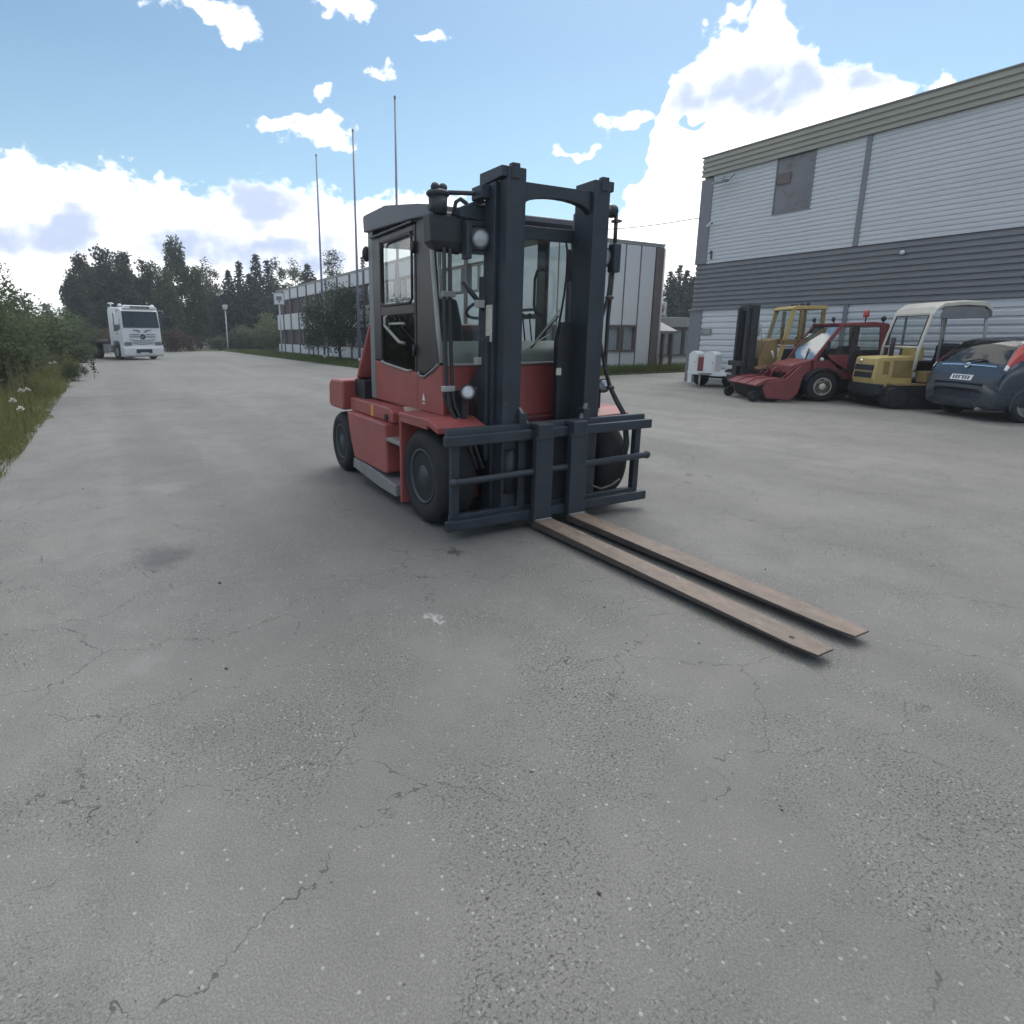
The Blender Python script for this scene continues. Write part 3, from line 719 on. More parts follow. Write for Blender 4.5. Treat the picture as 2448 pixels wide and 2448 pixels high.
for px, top, Y, k, w_, lb in (
    (212, 588, 74, 1, .85, 'dark leafy tree at the left end of the dense clump behind the truck'),
    (262, 566, 78, 0, .9, 'dark leafy tree with the highest top of the clump behind the truck'),
    (312, 582, 75, 1, .95, 'dark leafy tree directly above the white truck cab'),
    (362, 600, 77, 0, .85, 'dark leafy tree at the right end of the clump behind the truck'),
    (435, 566, 73, 2, .72, 'tall green tree right of the clump, with a pointed leaning top'),
    (478, 640, 71, 2, .8, 'mid green rounded tree left of the street lamp'),
    (405, 640, 69, 2, .9, 'green tree filling the gap to the right of the truck'),
    (520, 662, 79, 0, 1.1, 'dark leafy tree behind the street lamp'),
    (190, 640, 70, 1, .9, 'lower dark tree at the left foot of the clump behind the truck'),
    (690, 660, 90, 0, 1.2, 'dark leafy tree showing over the far end of the white building')):
    tree_px('leafy_tree', lb, D[k], 13, px, top, Y, w_, G1)
for px, top, Y, k, lb in ((492, 604, 90, 0, 'thin see-through birch beyond the green trees left of the spruces'), (520, 632, 92, 1, 'smaller thin birch beside the dark spruces'),
                          (672, 602, 84, 1, 'slender birch just left above the far end of the white building'), (712, 608, 86, 0, 'slender airy birch above the roof of the white building')):
    tree_px('birch_tree', lb, BI[k], 12, px, top, Y, 1.1, 'birches in the background')
for px, top, Y, k, w_, lb in ((556, 640, 76, 2, 1.3, 'dark spruce at the left of the row beyond the street lamp'), (582, 618, 80, 1, 1.35, 'dark narrow spruce, second from the lamp post'),
                              (622, 600, 78, 0, 1.25, 'tallest dark spruce in the row beside the white building'), (650, 615, 82, 1, 1.4, 'dark spruce right of the tallest one'),
                              (604, 650, 74, 2, 1.5, 'broad dark spruce in front of the row'), (742, 625, 80, 2, 1.4, 'bushy spruce showing above the white building roof'), (872, 606, 95, 1, .8, 'small lone spruce tip above the roof beside the forklift cab')):
    tree_px('spruce_tree', lb, SP[k], 12, px, top, Y, w_, 'spruces in the background')
tree_px('pine_tree', 'open crowned pine above the white building roof by the flagpole', PI, 12, 800, 596, 78, 1.0)
for i, (px, top, Y) in enumerate(((1592, 642, 44), (1612, 626, 47), (1630, 640, 44), (1648, 655, 46), (1664, 634, 48), (1600, 660, 41), (1640, 668, 40))):
    tree_px('spruce_tree', ('dark spruce touching the right corner of the white building', 'tallest spruce in the gap between the two buildings', 'spruce in the middle of the gap between the buildings',
            'low topped spruce left of the warehouse corner', 'spruce half hidden by the warehouse corner', 'short spruce in front, left in the building gap', 'short spruce in front, right in the building gap')[i],
            SP[i % 3], 12, px, top, Y, 1.25, 'spruces between the buildings')
# tree on the lawn
LT = decid(61, 4.6, 2.0, 10000, .13, .16, 48, 'leaf_dark', stem=.1)
tree_px('leafy_tree', 'dark green round tree on the lawn in front of the white building', LT, 4.6, 812, 672, 33.5, 1.0)
LT2 = decid(62, 4.2, 1.2, 5000, .13, .14, 26, 'leaf_dark', stem=.06)
tree_px('leafy_tree', 'smaller green tree on the lawn, left of the round one', LT2, 4.2, 748, 722, 38, .95)
# bushes
for px, top, Y, k, w_, lb in ((628, 752, 63, 0, 1.0, 'rounded green bush between the lamp post and the white building'), (580, 775, 64, 1, 1.0, 'pale green bush beside the lamp post'), (655, 780, 60, 2, 1.3, 'dark low bush against the far end of the white building'),
                              (520, 800, 65, 1, 1.2, 'low pale bush left of the lamp post')):
    tree_px('bush', lb, BU[k], (3, 3, 2)[k], px, top, Y, w_, 'bushes at the yard end', cat='bush')
BB = decid(54, 2.5, 1.6, 2600, .17, -.05, 22, 'leaf_brown', stem=.04)
for px, top, Y, lb in ((418, 785, 62, 'red brown bush right of the white truck'), (448, 800, 64, 'low red brown bush by the roadside right of the truck'), (232, 785, 60, 'red brown bush left behind the white truck')):
    tree_px('brown_bush', lb, BB, 2.5, px, top, Y, 1.1, 'brown bushes at the yard end', cat='bush')
for px, top, Y, k, w_, lb in ((-60, 690, 17, 0, .9, 'tall shrub on the bank just outside the left picture edge'), (0, 705, 22, 1, .95, 'big grey green shrub on the bank at the left picture edge'), (-20, 672, 30, 0, .9, 'highest green shrub on the bank at the left picture edge'),
                              (45, 728, 27, 1, .9, 'pale shrub on the bank, second from the left edge'), (70, 712, 38, 0, .8, 'green shrub farther along the bank'), (100, 745, 31, 2, 1.0, 'dark low shrub in the middle of the bank'),
                              (120, 735, 44, 1, .9, 'pale shrub near the far end of the bank'), (150, 742, 50, 0, .8, 'green shrub at the far end of the bank'), (178, 765, 48, 2, 1.1, 'low dark shrub beside the rear of the truck'),
                              (160, 862, 24, 2, .9, 'small dark green shrub at the asphalt edge'), (195, 815, 40, 1, 1.3, 'pale shrub at the road edge left of the truck')):
    x, y = at_y(px, Y); z = float(bank_z(np.array(x), np.array(y))) - .05 if x < -1.3 else 0
    tree_px('bank_shrub', lb, BU[k], (3, 3, 2)[k], px, top, Y, w_, 'shrubs on the grass bank', cat='bush', z=z)
LB = decid(63, 5.5, 1.5, 700, .12, .35, 26, 'leaf', stem=.07, open_=.8)
tree_px('bare_tree', 'thin half bare tree rising above the bank at the left picture edge', LB, 5.5, 8, 612, 33, .9)
# single weed growing out of the asphalt
wx, wy = at_y(213, 25.0)
P = np.stack([rng.normal(0, .06, 60), rng.normal(0, .06, 60), rng.uniform(.2, .62, 60)], -1)
V, Q = cards(P, .1, 8, .4)
t = thing('weed', 'single tall weed growing out of the asphalt near the road edge', 'weed', (wx, wy, 0))
link_obj('leaves', mesh_np('leaves', V, Q, M['leaf_brown']), t); s = MB(); s.tube([(0, 0, -.02), (.02, 0, .3), (0, 0, .6)], .008, 5); s.obj('stem', M['straw'], t)

# far woods all round the horizon
Pl = []
g_ = np.random.default_rng(99)
for i in range(900):
    a_ = g_.uniform(-math.pi, math.pi); d = g_.uniform(125, 190)
    h = g_.uniform(6, 9.5) * (d / 150); r_ = g_.uniform(1.6, 3.2)
    t = g_.uniform(0, 1, 110); rr = r_ * (1 - t ** 1.5) * np.sqrt(g_.uniform(0.2, 1, 110)); an = g_.uniform(0, 6.28, 110)
    Pl.append(np.stack([math.sin(a_) * d + rr * np.cos(an), math.cos(a_) * d + rr * np.sin(an), t * h], -1))
V, Q = cards(np.concatenate(Pl), 1.1, 4, .6)
stuff('distant_forest', V, Q, M['leaf'], 'far band of woods along the horizon at the left', 'forest')
# ================================================================== warehouse
WX, WY = 17.6, 13.73
def ribbed(name, m, parent, y0, y1, z0, z1, pitch, depth, x=WX, flat=0.55):
    """horizontal trapezoid sheet facing -X, hem to hem"""
    prof = []; z = z0; n = max(1, round((z1 - z0) / pitch)); p = (z1 - z0) / n
    for i in range(n):
        prof += [(x - depth, z + .02 * p), (x - depth, z + flat * p), (x, z + (flat + .12) * p), (x, z + .9 * p)]
        z += p
    prof.append((x - depth, z1))
    b = MB(); vs = []; fs = []
    for k, (px, pz) in enumerate(prof):
        vs += [(px, y0, pz), (px, y1, pz)]
        if k: fs.append((2 * k - 2, 2 * k - 1, 2 * k + 1, 2 * k))
    b.add(vs, fs)
    # close the back so the sheet has thickness
    n0 = len(b.v); b.add([(x + .02, y0, z0), (x + .02, y1, z0), (x + .02, y1, z1), (x + .02, y0, z1)], [(0, 1, 2, 3)])
    return b.obj(name, m, parent)
wh = thing('warehouse', 'long two storey warehouse with white and grey ribbed cladding at the right', 'building', (0, 0, 0))
core = MB(); core.box(WX + .05, 42, -14, WY - .04, -.02, 7.0); core.obj('wall', M['clad_grey'], wh)
rf = MB(); rf.box(WX + .1, 42.1, -14.1, WY, 7.003, 7.12); rf.obj('roof', M['grey_trim'], wh)
bays = [(8.86, WY - .42), (3.75, 8.74), (-1.4, 3.63), (-8, -1.52)]
WIN = (10.12, 11.22, 5.02, 6.555)
for i, (a, b_) in enumerate(bays):
    if i == 0:
        ribbed('cladding_sheet', M['clad_white'], wh, a, WIN[0], 3.86, 6.56, .118, .02)
        ribbed('cladding_sheet', M['clad_white'], wh, WIN[1], b_, 3.86, 6.56, .118, .02)
        ribbed('cladding_sheet', M['clad_white'], wh, WIN[0] + .002, WIN[1] - .002, 3.86, WIN[2], .118, .02)
    else:
        ribbed('cladding_sheet', M['clad_white'], wh, a, b_, 3.86, 6.56, .118, .02)
    ribbed('cladding_sheet', M['clad_grey'], wh, a - .06 if i else a - .06, b_ + (.06 if i else .36), 2.37, 3.85, .148, .045, WX - .012)
    ribbed('cladding_sheet', M['clad_white'], wh, a, b_ - (.02 if i == 0 else 0), .12, 2.36, .19, .03, WX + .01)
    ribbed('parapet_sheet', M['clad_beige'], wh, a - .06, b_ + (.06 if i else .40), 6.56, 7.16, .15, .045, WX - .06)
    if i:
        j = MB(); j.box(WX - .045, WX + .05, b_, b_ + .12, 3.86, 6.555); j.obj('joint_trim', M['grey_trim'], wh)
        j = MB(); j.box(WX - .04, WX + .05, b_, b_ + .12, .02, 2.36); j.obj('joint_trim', M['grey_trim'], wh)
c = MB(); c.box(WX - .05, WX + .3, WY - .42, WY, 3.87, 6.5); c.obj('corner_trim', M['grey_trim'], wh, .01)
c = MB(); c.box(WX - .055, WX + .3, WY - .44, WY + .02, -.02, 2.36); c.box(WX - .1, WX + .3, WY - .46, WY + .06, 2.36, 2.42); c.obj('corner_pier', M['grey_trim'], wh, .008)
c = MB(); c.box(WX - .1, WX + .2, -8, WY + .04, 7.16, 7.19); c.obj('parapet_cap', M['grey_trim'], wh)
c = MB(); c.box(WX - .03, WX + .05, -8, WY - .44, -.02, .12); c.obj('plinth', M['concrete'], wh)
# boarded upper window
c = MB(); c.box(WX - .012, WX + .06, WIN[0] + .03, WIN[1] - .03, WIN[2] + .03, WIN[3] - .02)
M['board'] = mat('weathered_window_board', (0.2, 0.2, 0.215), 0.6, var=.18, scale=1.3, spot=(0.13, 0.115, 0.12), spot_amt=.5, spot_scale=1.6)
w_ = c.obj('window', M['board'], wh)
c = MB()
for (y0, y1, z0, z1) in ((WIN[0], WIN[0] + .028, WIN[2], WIN[3]), (WIN[1] - .028, WIN[1], WIN[2], WIN[3]), (WIN[0] + .03, WIN[1] - .03, WIN[2], WIN[2] + .028)): c.box(WX - .034, WX + .05, y0, y1, z0, z1)
c.obj('window_frame', M['grey_trim'], w_)
c = MB(); c.box(WX - .05, WX - .016, WIN[1] - .45, WIN[1] - .06, WIN[3] - .72, WIN[3] - .42); c.obj('vent_flap', M['brown'], w_, .01)
# house number
one = MB(); y = WY - .62; one.prism([(y, 3.98), (y, 4.26), (y + .035, 4.26), (y + .1, 4.2), (y + .1, 4.165), (y + .045, 4.195), (y + .045, 3.98)], 'x', WX - .05, WX - .034)
M['ink'] = mat('black_lettering', (0.03, 0.03, 0.035), .5, var=.05)
o = one.obj('house_number', M['ink'], wh); o['label'] = 'black numeral 1 on the upper cladding by the corner'
# wall plate by the corner
p = thing('wall_sign', 'small grey sign plate on the lower wall by the warehouse corner', 'sign', (WX, 13.05, 1.66))
c = MB(); c.box(-.05, -.022, -.19, .19, -.09, .09); c.obj('plate', M['grey'], p, .006)
c = MB(); c.box(-.053, -.049, -.14, .14, .0, .05); c.box(-.053, -.049, -.14, .1, -.055, -.02); c.obj('print', M['grey_light'], p)
# flood light on two brackets, camera, dome lamp, overhead cable
fl = thing('flood_light', 'grey flood light on two bracket arms under the parapet', 'lamp', (WX, 12.75, 6.35))
for yy in (-.16, .16): c = MB(); c.tube([(-.03, yy, .1), (-.3, yy, -.13), (-.42, yy, -.15)], .016, 6); c.obj('bracket', M['grey_trim'], fl)
c = MB(); c.hexa([(-.62, -.2, -.2), (-.62, .2, -.2), (-.3, .2, -.13), (-.3, -.2, -.13)], [(-.6, -.2, -.12), (-.6, .2, -.12), (-.32, .2, -.06), (-.32, -.2, -.06)]); c.obj('housing', M['grey'], fl, .01)
c = MB(); c.hexa([(-.6, -.17, -.208), (-.6, .17, -.208), (-.33, .17, -.148), (-.33, -.17, -.148)], [(-.6, -.17, -.202), (-.6, .17, -.202), (-.33, .17, -.142), (-.33, -.17, -.142)]); c.obj('lens', M['grey_light'], fl)
sc_ = thing('security_camera', 'white security camera on an arm at the warehouse corner', 'camera', (WX - .05, 13.2, 5.02))
c = MB(); c.cyl((0, .1, .02), (-.12, .1, .02), .03); c.tube([(-.1, .1, .02), (-.18, .05, .03), (-.2, -.05, .05)], .012, 6); c.obj('arm', M['white'], sc_)
c = MB(); c.cyl((-.17, -.02, .06), (-.28, -.2, .03), .035); c.obj('body', M['white'], sc_); c = MB(); c.cyl((-.281, -.201, .03), (-.288, -.212, .028), .028); c.obj('lens', M['black'], sc_)
dm = thing('wall_lamp', 'small white dome lamp on the grey cladding band', 'lamp', (WX - .055, 7.65, 3.57))
c = MB(); c.cyl((0, 0, 0), (-.03, 0, 0), .06); c.obj('base', M['grey'], dm); c = MB(); c.ball((-.03, 0, 0), .055, 12, 8); c.obj('globe', M['white'], dm)

A = Vector((WX - .06, WY - .05, 5.35)); B = Vector((13.9, 18.9, 5.65))
def sag(t): 
    p = A.lerp(B, t); p.z -= .28 * math.sin(math.pi * t); return p
cb = MB(); cb.tube([sag(i / 24) for i in range(25)], .012, 6)
tag(cb.obj('overhead_cable', M['black']), 'thin dark cable sagging from the warehouse corner to the white building', 'cable')
def bird(t_, lb):
    p = sag(t_); r_ = thing('bird', lb, 'bird', (p.x, p.y, p.z + .01), R(40), 'birds on the cable')
    b = MB(); b.tube([(0, -.1, .03), (0, -.05, .045), (0, 0, .075), (0, .03, .11), (0, .045, .135), (0, .075, .135)], [.008, .02, .036, .03, .022, .004], 8)
    b.obj('body', M['black'], r_); b = MB(); b.cyl((.01, 0, .05), (.01, 0, 0), .003, n=5); b.cyl((-.01, 0, .05), (-.01, 0, 0), .003, n=5); b.obj('legs', M['black'], r_)
bird(.63, 'small dark bird on the cable, the right one of two'); bird(.70, 'small dark bird on the cable, the left one of two')

# ================================================================== white office building
BXL, BXR, BYF, BYB, BH = 13.64, 21.55, 18.5, 54.1, 5.38
ob = thing('office_building', 'flat roofed white panelled office building behind the forklift', 'building', (0, 0, 0))
c = MB(); c.box(BXL + .12, BXR - .02, BYF + .12, BYB - .05, -.02, BH - .12); c.obj('wall', M['brown_band'], ob)
c = MB(); c.box(BXL - .03, BXR + .02, BYF - .03, BYB + .03, BH - .1, BH - .02); c.box(BXL - .05, BXL + .1, BYF - .05, BYB + .05, BH - .02, BH + .03); c.box(BXL + .1, BXR + .05, BYF - .05, BYF + .1, BH - .02, BH + .03); c.obj('roof', M['grey_light'], ob)
bay = 2.3; nb = int((BYB - BYF) / bay)
M['pane'] = glass('office_pane', (0.9, 0.93, 0.95), ior=1.7, dirt=.08)
M['pane_backing'] = mat('pale_backing', (0.6, 0.64, 0.68), .7, var=.06, scale=2)  # pale sheet added behind the panes, stands in for their pale reflection
def win(y0, y1, z0, z1, parent):
    f_ = MB()
    for (a, b_, e, g_) in ((y0, y0 + .05, z0, z1), (y1 - .05, y1, z0, z1), (y0 + .05, y1 - .05, z0, z0 + .05), (y0 + .05, y1 - .05, z1 - .05, z1)): f_.box(BXL + .04, BXL + .1, a, b_, e, g_)
    w = f_.obj('window', M['brown'], parent)
    g_ = MB(); g_.box(BXL + .068, BXL + .076, y0 + .05, y1 - .05, z0 + .05, z1 - .05); g_.obj('pane', M['pane'], w)
    g_ = MB(); g_.box(BXL + .105, BXL + .112, y0 + .05, y1 - .05, z0 + .05, z1 - .05); g_.obj('pane_backing', M['pane_backing'], w)
for k in range(nb):
    y0 = BYB - (k + 1) * bay; y1 = y0 + bay
    for z0, z1 in ((4.5, BH - .12), (2.02, 3.3), (.03, .8)):
        q = MB(); q.box(BXL - .02, BXL + .1, y0 + .24, y1 - .01, z0, z1); q.obj('wall_panel', M['panel_white'], ob, .012)
    q = MB(); q.box(BXL - .07, BXL + .11, y0, y0 + .23, 0, BH - .11); q.obj('column', M['brown'], ob, .01)
    for z0, z1 in ((3.32, 4.48), (.82, 2.0)):
        ym = (y0 + .24 + y1) / 2
        if y0 < 45: win(y0 + .62, ym + .28, z0 + .06, z1 - .06, ob); win(ym + .32, y1 - .08, z0 + .06, z1 - .06, ob)
q = MB(); q.box(BXL - .06, BXL + .11, BYF, BYB - nb * bay, 0, BH - .1); q.obj('corner_column', M['brown'], ob)
# front gable: tall panels between thin posts
xs_ = [BXL + .2 + i * .9 for i in range(9)]
for i in range(8):
    a, b_ = xs_[i], min(xs_[i + 1], 21.1)
    if i in (1, 3, 5, 6):
        q = MB(); q.box(a + .06, b_ - .0, BYF - .02, BYF + .1, 0, .86); q.obj('wall_panel', M['panel_white'], ob, .01)
        q = MB(); q.box(a + .06, b_ - .0, BYF - .02, BYF + .1, 1.98, BH - .12); q.obj('wall_panel', M['panel_white'], ob, .01)
        f_ = MB()
        for (u, v_, e, g_) in ((a + .06, a + .13, .87, 1.97), (b_ - .1, b_ - .005, .87, 1.97), (a + .13, b_ - .1, .87, .94), (a + .13, b_ - .1, 1.9, 1.97)): f_.box(u, v_, BYF - .08, BYF + .1, e, g_)
        w = f_.obj('window', M['brown'], ob); g_ = MB(); g_.box(a + .13, b_ - .1, BYF + .02, BYF + .03, .94, 1.9); g_.obj('pane', M['pane'], w)
        g_ = MB(); g_.box(a + .13, b_ - .1, BYF + .08, BYF + .09, .94, 1.9); g_.obj('pane_backing', M['pane_backing'], w)
    else:
        q = MB(); q.box(a + .06, b_ - .0, BYF - .02, BYF + .1, 0, BH - .12); q.obj('wall_panel', M['panel_white'], ob, .01)
    q = MB(); q.box(a, a + .058, BYF - .03, BYF + .11, 0, BH - .12); q.obj('post', M['brown'], ob)
q = MB(); q.box(21.1, BXR, BYF - .05, BYF + .11, 0, BH - .12); q.obj('corner_pier', M['brown'], ob)
q = MB(); q.cyl((BXR + .06, BYF - .02, .2), (BXR + .06, BYF - .02, BH - .15), .05); q.obj('downpipe', M['white'], ob)

# low annex in the gap between the buildings
ax_ = thing('annex_building', 'low grey annex with a porch roof in the gap between the buildings', 'building', (0, 0, 0))
q = MB(); q.box(21.75, 30, 20.2, 27, -.02, 2.35); q.obj('wall', M['panel_white'], ax_)
q = MB(); q.box(21.7, 30.1, 20.05, 27.1, 1.95, 2.42); q.obj('fascia', M['grey_light'], ax_, .015)
q = MB(); q.hexa([(21.7, 18.75, 1.62), (23.2, 18.75, 1.62), (23.2, 20.04, 1.95), (21.7, 20.04, 1.95)], [(21.7, 18.75, 1.75), (23.2, 18.75, 1.75), (23.2, 20.04, 2.3), (21.7, 20.04, 2.3)]); q.obj('porch_roof', M['grey'], ax_, .01)
for xx in (21.95, 22.35, 22.95): q = MB(); q.box(xx, xx + .12, 18.85, 18.97, 0, 1.66); q.obj('porch_post', M['brown'], ax_)
for i in range(4):
    a = 22.55 + i * .95
    f_ = MB()
    for (u, v_, e, g_) in ((a, a + .07, .55, 1.9), (a + .83, a + .9, .55, 1.9), (a + .07, a + .83, .55, .62), (a + .07, a + .83, 1.83, 1.9)): f_.box(u, v_, 20.1, 20.22, e, g_)
    w = f_.obj('window', M['brown'], ax_); g_ = MB(); g_.box(a + .07, a + .83, 20.15, 20.16, .62, 1.83); g_.obj('pane', M['pane'], w); g_ = MB(); g_.box(a + .07, a + .83, 20.185, 20.195, .62, 1.83); g_.obj('pane_backing', M['pane_backing'], w)
ac = thing('air_conditioner', 'white outdoor air conditioning unit on brackets beside the annex porch', 'air conditioner', (21.95, 19.2, 2.42))
q = MB(); q.box(-.05, .55, -.3, .05, .02, .62); q.obj('casing', M['white'], ac, .02); q = MB(); q.lathe([(0, .2), (-.012, .2), (-.012, .0)], (.2, -.3, .32), 'y', 20); q.obj('fan_grille', M['grey'], ac)
q = MB(); q.box(0, .04, -.28, .6, -.03, .02); q.box(.44, .48, -.28, .6, -.03, .02); q.box(0, .04, .56, .6, -.47, -.03); q.obj('bracket', M['galv'], ac)
rv = thing('roof_vent', 'low grey vent box on the annex roof', 'vent', (23.6, 20.6, 2.42))
q = MB(); q.box(-.5, .5, -.4, .4, 0, .08); q.box(-.42, .42, -.32, .32, .08, .34); q.obj('box', M['grey_light'], rv, .02); q = MB(); q.box(-.47, .47, -.37, .37, .34, .39); q.obj('cap', M['grey'], rv, .01)

# ================================================================== flagpoles, lamps
def flagpole(pxb, top, lb):
    X = 12.3; Y = X / math.tan(bearing(pxb)); h = ht(top, Y, pxb)
    t = thing('flagpole', lb, 'flagpole', (X, Y, .03), group='flagpoles by the office building')
    q = MB(); q.tube([(0, 0, 0), (0, 0, h * .5), (0, 0, h)], [.075, .06, .035], 12); q.obj('pole', M['pole'], t)
    q = MB(); q.lathe([(0, .05), (.03, .06), (.06, .05), (.1, .055), (.14, .02)], (0, 0, h), 'z', 12); q.obj('finial', M['pole'], t)
    q = MB(); q.lathe([(0, .16), (.05, .16), (.08, .1), (.3, .09)], (0, 0, -.02), 'z', 12); q.obj('base', M['galv'], t)
    q = MB(); q.tube([(.085, 0, 1.2), (.07, 0, h * .5), (.045, 0, h - .05)], .006, 5); q.obj('halyard', M['white'], t)
flagpole(774, 375, 'blue grey flagpole farthest from the forklift, the shortest looking of three')
flagpole(858, 316, 'middle one of the three blue grey flagpoles')
flagpole(953, 238, 'blue grey flagpole rising right behind the forklift cab roof, the tallest looking')
x, y = at_y(543, 62.5)
t = thing('street_lamp', 'slim grey post lamp with a pale lantern at the end of the yard', 'street lamp', (x, y, 0))
h = ht(728, 62.5, 543)
q = MB(); q.tube([(0, 0, 0), (0, 0, 1), (0, 0, h - .5)], [.09, .07, .05], 10); q.obj('post', M['galv'], t)
q = MB(); q.lathe([(0, .08), (.04, .2), (.4, .26), (.44, .26)], (0, 0, h - .5), 'z', 14); q.obj('lantern', M['white'], t)
q = MB(); q.lathe([(0, .3), (.05, .26), (.1, .05)], (0, 0, h - .06), 'z', 14); q.obj('cap', M['grey'], t)
x, y = at_y(672, 46.6); h = ht(700, 46.6, 672)
t = thing('sign_post', 'pale steel post with a framed square sign before the white building end', 'sign', (x, y, .04), R(-15))
q = MB(); q.tube([(0, 0, -.04), (0, 0, h - .9)], .055, 10); q.obj('post', M['galv'], t)
q = MB()
for (a, b_, e, g_) in ((-.42, -.36, h - .95, h), (.36, .42, h - .95, h), (-.36, .36, h - .06, h), (-.36, .36, h - .95, h - .89)): q.box(a, b_, -.03, .03, e, g_)
q.obj('frame', M['grey'], t)
q = MB(); q.box(-.355, .355, -.012, .012, h - .885, h - .065); q.obj('board', M['panel_white'], t); q = MB(); q.box(-.2, .2, -.02, -.0125, h - .6, h - .3); q.box(-.06, .06, -.02, -.0125, h - .8, h - .62); q.obj('print', M['grey'], t)
# ================================================================== red forklift
# local axes: +Y towards the fork tips, +X the side seen at the left of the picture
FK = thing('forklift', 'large red forklift with black mast, glazed cab and rusty forks on the ground', 'forklift', (3.137, 3.893, 0), R(178.0))
def part(b, name, m, parent=None, bevel=0.0, **k): return b.obj(name, M[m], parent or FK, bevel, **k)
def wheel(parent, c, r, w, sgn, hubm='rim', lug=0):
    """tyre and rim; sgn = side the dish faces along X"""
    c = Vector(c); t = MB(); hw = w / 2
    prof = [(-hw + .03, r * .56), (-hw + .006, r * .66), (-hw, r * .8), (-hw + .012, r * .9), (-hw + .05, r * .985), (-hw + .09, r), (hw - .09, r), (hw - .05, r * .985), (hw - .012, r * .9), (hw, r * .8), (hw - .006, r * .66), (hw - .03, r * .56)]
    t.lathe(prof, c, 'x', 48); ty = t.obj('tyre', M['rubber'], parent)
    s = sgn; k = MB()
    k.lathe([(s * (hw - .035), r * .57), (s * (hw - .015), r * .585), (s * (hw - .02), r * .53), (s * (hw - .09), r * .51), (s * (hw - .15), r * .47), (s * (hw - .16), r * .3), (s * (hw - .15), r * .29), (s * (hw - .05), r * .27), (s * (hw - .03), r * .23), (s * (hw - .025), 0)], c, 'x', 36)
    rm = k.obj('rim', M[hubm], parent)
    for i in range(8):
        a = i * math.pi / 4; k = MB(); p = c + Vector((s * (hw - .155), math.cos(a) * r * .385, math.sin(a) * r * .385)); k.cyl(p, p + Vector((s * .025, 0, 0)), .014, n=6, smooth=False); k.obj('wheel_nut', M['steel'], rm)
    return ty
def wheel_part(parent, name, c, r, w, sgn, **k):
    e = bpy.data.objects.new(name, None); COL.objects.link(e); e.parent = parent; e.empty_display_size = .1; wheel(e, c, r, w, sgn, **k); return e
for s in (1, -1):
    wheel_part(FK, 'front_wheel', (s * .82, -.27, .4), .4, .33, s)
    wheel_part(FK, 'rear_wheel', (s * .84, -2.47, .345), .345, .27, s)
# chassis between the wheels
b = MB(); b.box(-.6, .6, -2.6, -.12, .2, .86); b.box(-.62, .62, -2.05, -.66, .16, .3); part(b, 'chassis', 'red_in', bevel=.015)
b = MB(); b.cyl((-.8, -.27, .4), (.8, -.27, .4), .1); part(b, 'front_axle', 'black')
b = MB(); b.cyl((-.8, -2.47, .345), (.8, -2.47, .345), .09); part(b, 'rear_axle', 'black')
# counterweight with its overhanging flanks, hood on top
b = MB(); b.prism([(-2.2, 1.07), (-2.66, 1.06), (-2.74, 1.0), (-2.76, .78), (-2.7, .735), (-2.25, .735)], 'x', -1.0, 1.0); part(b, 'counterweight', 'red', bevel=.025, seg=3)
b = MB(); b.prism([(-2.2, .73), (-2.78, .73), (-2.95, .68), (-2.95, .42), (-2.8, .34), (-2.2, .34)], 'x', -.66, .66); part(b, 'counterweight_base', 'red', bevel=.025, seg=3)
b = MB()
b.loft([[(-.9, -2.05, 1.09), (.9, -2.05, 1.09), (.6, -2.7, 1.09), (-.6, -2.7, 1.09)], [(-.88, -2.03, 1.2), (.88, -2.03, 1.2), (.58, -2.68, 1.18), (-.58, -2.68, 1.18)], [(-.76, -1.98, 1.68), (.76, -1.98, 1.68), (.5, -2.5, 1.66), (-.5, -2.5, 1.66)]])
part(b, 'hood', 'red', bevel=.03, seg=3)
b = MB(); b.box(-.86, .86, -2.2, -1.9, .885, 1.085); part(b, 'hood_seal', 'black')
